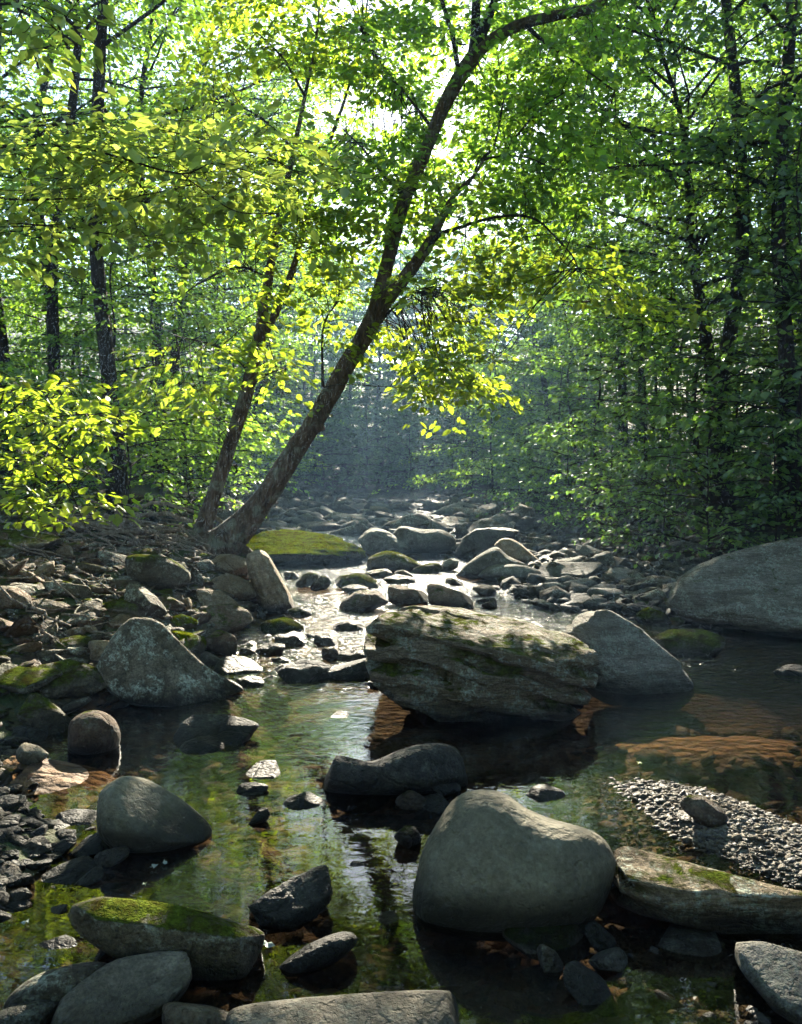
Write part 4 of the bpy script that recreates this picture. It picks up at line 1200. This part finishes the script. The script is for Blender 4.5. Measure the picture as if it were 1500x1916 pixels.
# ------------------------------------------------------------------ the woods
def grow(rng, H, r0, c0, Rc, nl, leaf, n, kind='broad', bias=(0, 0), sub=4, Ls=(.5, .95), fine=1):
    """a tree at the origin: trunk-and-limb tubes and leaf arrays"""
    tb = Tubes()
    wob = np.cumsum(rng.normal(0, .012 * H, (9, 2)), 0); wob -= wob[0]
    hz = np.linspace(-.3, H, 9)
    tp = np.column_stack([wob[:, 0] + bias[0] * (hz / H) ** 2 * .4, wob[:, 1] + bias[1] * (hz / H) ** 2 * .4, hz])
    tr = r0 * (1 - .93 * np.linspace(0, 1, 9) ** .9); tr[0] *= 1.5
    P = spline(np.column_stack([tp, tr]), 26)
    tb.add(P[:, :3], np.maximum(P[:, 3], .01), 8, .12, H)
    SP, SD, SL = [], [], []
    az = rng.uniform(0, 6.28)
    for i in range(nl):
        f = (i + rng.uniform(0, .9)) / nl
        h = c0 + (H - c0) * f * .97
        k = np.argmin(abs(P[:, 2] - h)); b = P[k, :3]
        az += 2.4 + rng.normal(0, .4)
        if kind == 'broad': prof = math.sin(math.pi * min(1, .25 + .72 * f)) ** .7; el = .15 + .75 * f + rng.normal(0, .12)
        elif kind == 'under': prof = (1 - .75 * f) ** .8; el = .1 + .35 * f + rng.normal(0, .1)
        else: prof = (1 - .9 * f); el = -.12 + .35 * f + rng.normal(0, .06)
        ln = Rc * prof * rng.uniform(.7, 1.15) + .25
        d = np.array([math.cos(az), math.sin(az), 0]) + np.array([bias[0], bias[1], 0]) * .12
        d[2] = math.tan(el) * .8; d = norm(d)
        t = np.linspace(0, 1, 6)
        pts = b + d * (t * ln)[:, None] + np.array([0, 0, 1]) * ((.14 * t - .24 * t ** 2) * ln)[:, None] + np.cumsum(rng.normal(0, .035 * ln, (6, 3)), 0) * t[:, None]
        tb.add(pts, np.linspace(max(.2 * r0, .012), .006, 6) * (1.3 - .6 * f), 5)
        for j in range(sub + 1):
            tt = .25 + .75 * (j + rng.random()) / (sub + 1)
            q = pts[min(5, int(tt * 5.99))]
            for s in ((-1, 1) if j < sub else (0,)):
                a2 = math.atan2(d[1], d[0]) + s * rng.uniform(.5, 1.2)
                l2 = ln * .42 * (1.15 - tt * .6) * rng.uniform(.6, 1.2)
                d2 = np.array([math.cos(a2), math.sin(a2), rng.normal(0.02, .12)])
                m = max(1, int(round(l2 / .42 * fine)))
                for u in range(m):
                    c = q + d2 * l2 * (u / m) + rng.normal(0, .08, 3)
                    a3 = a2 + rng.uniform(-.9, .9)
                    SP.append(c); SD.append([math.cos(a3), math.sin(a3), rng.normal(-.06, .14)]); SL.append(rng.uniform(*Ls))
                if l2 > .35: tb.add(np.array([q, q + d2 * l2 * .55 + [0, 0, .03], q + d2 * l2]), [.008, .005, .003], 3)
    return tb, leaves_of(SP, SD, SL, n, leaf, rng, .16, .6)


PROTO = {}


def proto(key, count, **kw):
    for i in range(count):
        rng = np.random.default_rng(abs(hash(key)) % 1000 + 17 * i if False else sum(map(ord, key)) * 7 + i)
        tb, lv = grow(rng, **kw)
        PROTO.setdefault(key, []).append((tb.mesh('trunk', M['bark_dark']), leaf_mesh('crown', *lv, M['leaf_mid'], kw['leaf'] < .12)))


proto('tall', 3, H=17, r0=.13, c0=4.2, Rc=4.0, nl=30, leaf=.125, n=15, sub=4, Ls=(.6, 1.0), fine=.9)
proto('under', 4, H=5.6, r0=.055, c0=.7, Rc=2.5, nl=22, leaf=.1, n=13, kind='under', sub=4, Ls=(.45, .8))
proto('shrub', 3, H=1.7, r0=.02, c0=.12, Rc=1.15, nl=14, leaf=.078, n=12, kind='under', sub=3, Ls=(.28, .5), fine=1.2)
proto('hemlock', 2, H=14, r0=.16, c0=.3, Rc=3.2, nl=46, leaf=.19, n=24, kind='hem', sub=4, Ls=(.5, .9), fine=.8)


def plant(key, i, x, y, name, label, cat, group, mat, s=1.0, rz=0.0, sz=None, bark=None):
    tm, cm = PROTO[key][i % len(PROTO[key])]
    z = float(ground_z(x, y))
    t = thing(name, (x, y, z - .03), label, cat, group, rz)
    t.scale = (s, s, sz or s)
    a = obj('trunk' if key != 'shrub' else 'stem', tm, t)
    b = tag(obj('crown' if key != 'shrub' else 'foliage', cm, t), kind='stuff')
    b.material_slots[0].link = 'OBJECT'; b.material_slots[0].material = M[mat]
    if bark: a.material_slots[0].link = 'OBJECT'; a.material_slots[0].material = M[bark]
    return t


RW = np.random.default_rng(404)


def X(px, d): return (px - 750) / FPX * d


# trunks that the photo shows singly
for px, d, key, i, s, lab, mat in [
    (84, 14.0, 'tall', 0, .95, 'straight dark-trunked tree with bare side twigs near the left edge', 'leaf_mid'),
    (224, 13.2, 'tall', 1, 1.05, 'thick dark-trunked tree between the left edge and the slender tree', 'leaf_mid'),
    (18, 16.5, 'tall', 2, 1.0, 'dark trunk half hidden at the left edge behind the beech bough', 'leaf_mid'),
    (315, 20.0, 'tall', 0, 1.0, 'greyish trunk far back in the left woods behind the slender tree', 'leaf_mid'),
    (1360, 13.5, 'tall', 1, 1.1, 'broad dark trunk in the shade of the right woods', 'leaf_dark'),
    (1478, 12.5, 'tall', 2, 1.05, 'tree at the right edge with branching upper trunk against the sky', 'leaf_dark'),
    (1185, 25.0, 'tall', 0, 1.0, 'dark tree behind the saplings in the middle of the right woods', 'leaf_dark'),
    (925, 26.0, 'under', 0, .9, 'thin-stemmed tree beside the upstream creek on the right', 'leaf_mid')]:
    t = plant(key, i, X(px, d), d, 'forest_tree', lab, 'tree', None, mat, s, RW.uniform(0, 6.28) if px != 84 else 0.0)
    if px == 84:
        for h in np.linspace(2.4, 6.5, 11):
            sg = 1 if RW.random() < .7 else -1; L = RW.uniform(.6, 1.7)
            q = np.array([[0, 0, h], [sg * L * .4, RW.normal(0, .1), h + .06], [sg * L, RW.normal(0, .25), h - RW.uniform(-.1, .2)]])
            obj('branch', Tubes().add(spline(q, 8), np.linspace(.016, .005, 8), 5).mesh('branch', M['bark_dark']), t)

for x, y in [(-8, 19), (-11, 15), (-13, 22), (-9.5, 27), (-15, 30), (-7.5, 34), (-18, 20), (-12, 38), (-21, 33), (-17, 40), (-26, 27), (-24, 42), (-6, 41)]:
    plant('tall', int(RW.integers(3)), x, y, 'forest_tree', 'tall leafy tree merging into the left woods', 'tree', 'tall trees of the left woods', 'leaf_mid', RW.uniform(.85, 1.15), RW.uniform(0, 6.28))
for x, y in [(7.6, 17), (10.5, 14.5), (9.5, 21), (13, 19), (8.2, 27), (12.5, 27), (16, 24), (10.5, 34), (15, 34), (18, 30), (14, 13), (21, 36), (16, 42), (24, 28), (9, 40)]:
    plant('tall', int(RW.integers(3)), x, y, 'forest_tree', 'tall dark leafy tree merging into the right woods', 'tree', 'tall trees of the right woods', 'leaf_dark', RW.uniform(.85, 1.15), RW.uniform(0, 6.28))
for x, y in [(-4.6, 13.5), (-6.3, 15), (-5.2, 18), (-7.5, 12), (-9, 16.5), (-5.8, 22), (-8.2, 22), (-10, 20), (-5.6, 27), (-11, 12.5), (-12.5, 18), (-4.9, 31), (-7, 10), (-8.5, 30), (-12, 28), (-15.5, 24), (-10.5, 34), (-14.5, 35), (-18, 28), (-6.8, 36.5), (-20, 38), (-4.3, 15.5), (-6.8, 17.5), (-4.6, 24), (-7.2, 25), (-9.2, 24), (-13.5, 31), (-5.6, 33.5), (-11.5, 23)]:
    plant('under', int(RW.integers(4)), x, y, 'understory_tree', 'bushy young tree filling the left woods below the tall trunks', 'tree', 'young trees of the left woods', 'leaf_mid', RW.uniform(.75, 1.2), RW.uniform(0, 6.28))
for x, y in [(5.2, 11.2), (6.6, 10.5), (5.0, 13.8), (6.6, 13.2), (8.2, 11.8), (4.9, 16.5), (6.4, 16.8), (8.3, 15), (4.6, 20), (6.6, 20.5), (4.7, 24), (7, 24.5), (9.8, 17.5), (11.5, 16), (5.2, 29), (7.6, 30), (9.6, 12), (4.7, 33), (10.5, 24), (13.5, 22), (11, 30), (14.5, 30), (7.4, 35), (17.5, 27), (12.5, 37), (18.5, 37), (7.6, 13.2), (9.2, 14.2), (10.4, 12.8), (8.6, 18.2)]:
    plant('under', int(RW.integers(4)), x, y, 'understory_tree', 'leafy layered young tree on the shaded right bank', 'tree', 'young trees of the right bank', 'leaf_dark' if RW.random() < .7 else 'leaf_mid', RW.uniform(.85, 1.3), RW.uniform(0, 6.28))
for x, y in [(-6, 37.5), (6.4, 37), (-4.4, 40.5), (4.2, 43), (-3, 45), (3, 45), (-5.2, 34.5), (5.4, 35), (-2, 46.5), (-8.5, 40), (8, 40.5),  (-4, 39), (-1, 44), (1.6, 43), (5, 41), (-7, 44), (0.5, 48), (4, 50), (-4, 51), (8, 47), (-9, 54), (1, 58), (6, 60), (-5, 62), (11, 56), (-12, 48), (13, 46)]:
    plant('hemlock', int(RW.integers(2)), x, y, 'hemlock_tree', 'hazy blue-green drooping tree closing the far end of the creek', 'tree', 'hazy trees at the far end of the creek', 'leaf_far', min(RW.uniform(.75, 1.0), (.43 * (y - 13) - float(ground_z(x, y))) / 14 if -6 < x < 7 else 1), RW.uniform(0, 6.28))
for x, y in [(4.4, 9.9), (5.4, 9.4), (3.7, 12.2), (4.7, 12.4), (3.6, 14.6), (3.3, 17.2), (3.2, 20), (3.4, 23), (6, 11.6), (3.6, 26), (5.4, 8.9), (6.6, 9.4), (3.0, 30), (4.0, 10.9), (2.9, 34)]:
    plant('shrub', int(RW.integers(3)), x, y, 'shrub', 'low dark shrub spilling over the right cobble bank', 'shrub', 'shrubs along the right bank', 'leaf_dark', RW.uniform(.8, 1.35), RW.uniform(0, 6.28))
for x, y in [(-3.9, 12.2), (-5.2, 12.2), (-3.6, 14.6), (-3.8, 17.5), (-4, 21), (-6.5, 13.4), (-4.2, 25), (-4.6, 29), (-7.6, 14), (-4.2, 34), (-5.5, 16), (-5, 19.6), (-6.4, 20), (-5.4, 24), (-7, 18), (-8.8, 15), (-8, 26), (-6.2, 28)]:
    plant('shrub', int(RW.integers(3)), x, y, 'shrub', 'low green shrub on the left woodland floor', 'shrub', 'shrubs of the left woodland floor', 'leaf_mid', RW.uniform(.8, 1.3), RW.uniform(0, 6.28))

for x, y, i in [(-6, 74, 0), (-1.5, 77, 1), (3, 75, 2), (8, 78, 0), (-10, 80, 1), (0.5, 84, 2), (5.5, 85, 1), (-5, 86, 0), (12, 83, 2), (-14, 75, 2), (15, 74, 1)]:
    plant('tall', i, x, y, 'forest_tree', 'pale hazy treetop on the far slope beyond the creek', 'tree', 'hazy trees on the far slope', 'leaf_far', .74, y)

for x, y in [(-3.4, 37.5), (-1.6, 39), (.4, 38.4), (2.4, 38.8), (4, 38), (-.6, 41), (1.4, 41.5), (-2.6, 42), (3, 42.5), (.2, 45), (-4.6, 36.8), (4.8, 40)]:
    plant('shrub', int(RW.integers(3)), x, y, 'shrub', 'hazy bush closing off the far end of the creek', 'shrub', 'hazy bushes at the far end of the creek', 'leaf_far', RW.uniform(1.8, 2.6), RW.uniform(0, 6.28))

# the woods go on behind the path; unseen trees, added to block sky light
for x, y in [(-5, -5), (4.5, -6), (-1.5, -10), (7, -11), (-8, -12), (2.5, -13.5), (-6.5, -3), (7, -3.5), (0.5, -7.5), (-11, -6), (11, -5)]:
    plant('tall', int(RW.integers(3)), x, y, 'forest_tree', 'unseen tall leafy tree of the woods behind the viewpoint', 'tree', 'trees downstream of the viewpoint', 'leaf_mid', RW.uniform(.8, 1.0), RW.uniform(0, 6.28))
for x, y in [(-3.6, -4), (3.4, -4.5), (0, -5.5), (5.6, -4), (-5.4, -6), (2, -8), (-2.5, -7.5)]:
    plant('under', int(RW.integers(4)), x, y, 'understory_tree', 'unseen young leafy tree behind the viewpoint', 'tree', 'young trees downstream of the viewpoint', 'leaf_mid', RW.uniform(.8, 1.1), RW.uniform(0, 6.28))

# trees whose crowns arch over the creek; the gaps between their leaves let the light patches through
for x, y, H, Rc, bias, lab, mat in [
    (-5.6, 21.5, 13.5, 4.6, (5.0, -1), 'tree arching over the creek from the left, behind the leaning tree', 'leaf_mid'),
    (5.9, 22.5, 13.0, 4.8, (-5.5, -1), 'tree arching over the creek from the right bank', 'leaf_mid'),
    (5.6, 15.0, 9.0, 3.6, (-3.0, -1), 'small arching tree on the right bank above the cobbles', 'leaf_dark'),
    (-5.0, 29.0, 15.0, 4.4, (5.0, 0), 'tall hazy tree leaning over the upstream creek from the left', 'leaf_mid'),
    (5.6, 31.0, 15.0, 4.4, (-4.5, 0), 'tall hazy tree leaning over the upstream creek from the right', 'leaf_mid')]:
    rng = np.random.default_rng(int(abs(x) * 100 + y))
    tb, (P, A, Nn, S) = grow(rng, H, .16, 3.2, Rc, 30, .11, 26, 'broad', bias, 4, (.5, .9))
    o = np.array([x, y, float(ground_z(x, y))])
    k = shaded(P + o, rng)
    t = thing('arching_tree', o, lab, 'tree')
    obj('trunk', tb.mesh('trunk', M['bark_dark']), t)
    tag(obj('crown', leaf_mesh('crown', P[k], A[k], Nn[k], S[k], M[mat], False), t), kind='stuff')


# ------------------------------------------------------------------ dead wood, floating leaves, cascade foam
RS = np.random.default_rng(9)
for i, (rows, lab) in enumerate([
    ([(205, 985, 9.3, 10), (290, 962, 9.4, 12), (362, 975, 9.5, 9)], 'thick bleached log lying on the bank left of the leaning tree'),
    ([(250, 950, 9.6, 9), (310, 940, 9.7, 10), (362, 958, 9.7, 6)], 'curved mossy log above the bleached log'),
    ([(390, 962, 10.4, 11), (425, 972, 10.3, 10), (440, 985, 10.2, 8)], 'red-brown broken plank of wood between the two trunks'),
    ([(120, 1045, 8.4, 4), (190, 1050, 8.4, 4), (240, 1062, 8.4, 3)], 'long pale stick lying below the bank roots'),
    ([(235, 1012, 8.8, 3), (215, 1045, 8.6, 3), (245, 1090, 8.3, 3), (242, 1105, 8.2, 2)], 'crooked pale stick hanging down the bank'),
    ([(85, 1035, 7.6, 4), (110, 1065, 7.4, 3)], 'short straight stick near the overhanging slab'),
    ([(0, 1068, 7.2, 4), (40, 1085, 7.1, 4), (70, 1075, 7.1, 3), (84, 1090, 7.0, 3)], 'bent pale stick at the left edge of the bank'),
    ([(150, 1068, 7.8, 3), (200, 1082, 7.6, 3), (226, 1098, 7.5, 3)], 'pale stick pointing at the leaning slab'),
    ([(60, 1105, 7.0, 4), (100, 1125, 6.8, 4), (140, 1165, 6.5, 3)], 'grey stick running down the bank to the tan topped block'),
    ([(182, 1120, 6.9, 3), (212, 1108, 7, 3)], 'short stick resting on the mossy stone'),
    ([(178, 1208, 5.9, 6), (180, 1242, 5.8, 6)], 'upright pale splinter of wood beside the steep pointed boulder'),
    ([(45, 1180, 6.0, 5), (65, 1210, 5.9, 5), (80, 1240, 5.8, 4)], 'forked grey stick above the moss-edged rock'),
    ([(255, 938, 9.6, 3), (258, 965, 9.5, 3), (260, 985, 9.4, 4)], 'snapped pale twig standing against the bleached log'),
    ([(120, 1020, 8.6, 3), (200, 1000, 8.8, 3), (236, 985, 9, 2)], 'thin curved twig above the crooked stick'),
    ([(640, 1618, 3.3, 2), (610, 1560, 3.4, 2)], 'thin dark twig standing in the mirrored foliage')]):
    if i == 14: continue
    P, R = px_path(rows, 12)
    g = ground_z(P[:, 0], P[:, 1])
    R = np.maximum(R, .008)
    P[:, 2] = np.where(i in (10, 12), P[:, 2], np.clip(P[:, 2], g + R * .6, g + .42))
    P += RS.normal(0, .008, P.shape)
    o = P[0].copy()
    tag(obj('log' if 'log' in lab else 'stick', Tubes().add(P, R, 7, .15, i).mesh('stick', M['bark' if 'red' in lab else 'twig'], o), None, o), lab, 'log' if 'log' in lab else 'stick')
n = 0
while n < 90:
    px, py = (RS.uniform(-20, 360), RS.uniform(925, 1230)) if n < 45 else (RS.uniform(150, 400), RS.uniform(930, 1050))
    g = hit(px, py, False)
    if g[1] > 11 or g[0] > -1.9: continue
    a = RS.uniform(-.6, .6); L = RS.uniform(.15, .55) if n < 45 else RS.uniform(.25, .8)
    d = np.array([math.cos(a), math.sin(a), 0])
    m = np.linspace(-.5, .5, 6)
    P = g + d * (m * L)[:, None] + RS.normal(0, .022 * (L / .3), (6, 3)) * [1, 1, .3]
    P[:, 2] = ground_z(P[:, 0], P[:, 1]) + (RS.uniform(.02, .14) if n < 45 else RS.uniform(.02, .3)) + m * RS.normal(0, .12)
    tag(obj('stick', Tubes().add(P - g, np.linspace(.009, .004, 6) * (RS.uniform(.6, 1.5) if n < 45 else RS.uniform(1, 2.6)), 5).mesh('stick', M['twig']), None, g),
        'small dead twig lying on the stones of the left bank', 'stick', 'twigs littering the left bank')
    n += 1

# horizontal dead twigs of the straight dark tree
M['leaf_pale'] = leaf_mat('fallen_leaf', (.17, .21, .18), (.1, .12, .08), .2, .05)
M['leaf_yellow'] = leaf_mat('yellow_fallen_leaf', (.35, .36, .1), (.2, .2, .04), .2, .1)


def lobed(n=5, r=1.0):
    V = [(0, 0, .03)]
    for i in range(2 * n):
        a = math.pi * 2 * i / (2 * n); rr = r * (1 if i % 2 == 0 else .5)
        V.append((rr * math.cos(a), rr * math.sin(a), .05 * math.sin(3 * a)))
    return np.array(V), np.array([[0, i + 1, (i + 1) % (2 * n) + 1] for i in range(2 * n)])


for px, py, r, mat, lab in [
    (500, 1782, .034, 'leaf_pale', 'pale blue-green lobed leaf floating beside the long slanting slab'),
    (582, 1812, .024, 'leaf_pale', 'small pale leaf floating against the spindle-shaped stone'),
    (288, 1632, .022, 'leaf_pale', 'whitish leaf scrap floating below the dark smooth boulder, the left of two'),
    (308, 1624, .018, 'leaf_pale', 'whitish leaf scrap floating below the dark smooth boulder, the right of two'),
    (48, 1738, .02, 'leaf_pale', 'tiny white leaf scrap in the shallows near the thin black slab'),
    (270, 1666, .014, 'leaf_yellow', 'tiny yellow-green leaf above the long slanting slab'),
    (1196, 1436, .022, 'leaf_yellow', 'pale yellow leaf floating behind the gravel bar'),
    (15, 1388, .03, 'leaf_pale', 'blue-green fallen leaf beside the white wedge stone'),
    (182, 1732, .016, 'leaf_pale', 'pale chip of leaf on the edge of the long slanting slab')]:
    g = hit(px, py)
    V, F = lobed(5, r)
    tag(obj('fallen_leaf', mesh_np('fallen_leaf', V * [.8, .7, .12], F, M[mat]), None, (g[0], g[1], max(g[2], float(water_z(g[1]))) + .012), (0.05, .06, px * .1)), lab, 'leaf')

# ------------------------------------------------------------------ the air of the valley
m, nt, out = mat_new('haze')
pv = nt.nodes.new('ShaderNodeVolumePrincipled')
pv.inputs['Color'].default_value = (.4, .66, 1.0, 1)
pv.inputs['Density'].default_value = .0018
pv.inputs['Anisotropy'].default_value = .3
nt.links.new(pv.outputs[0], out.inputs['Volume'])
x0, x1, y0, y1, z0, z1 = -120, 120, -40, 175, -3, 31
V = np.array([[x, y, z] for x in (x0, x1) for y in (y0, y1) for z in (z0, z1)], float)
F = np.array([[0, 1, 3, 2], [4, 6, 7, 5], [0, 4, 5, 1], [2, 3, 7, 6], [0, 2, 6, 4], [1, 5, 7, 3]])
tag(obj('haze', mesh_np('haze', V, F, m)), 'thin bluish morning haze filling the creek valley', kind='stuff')
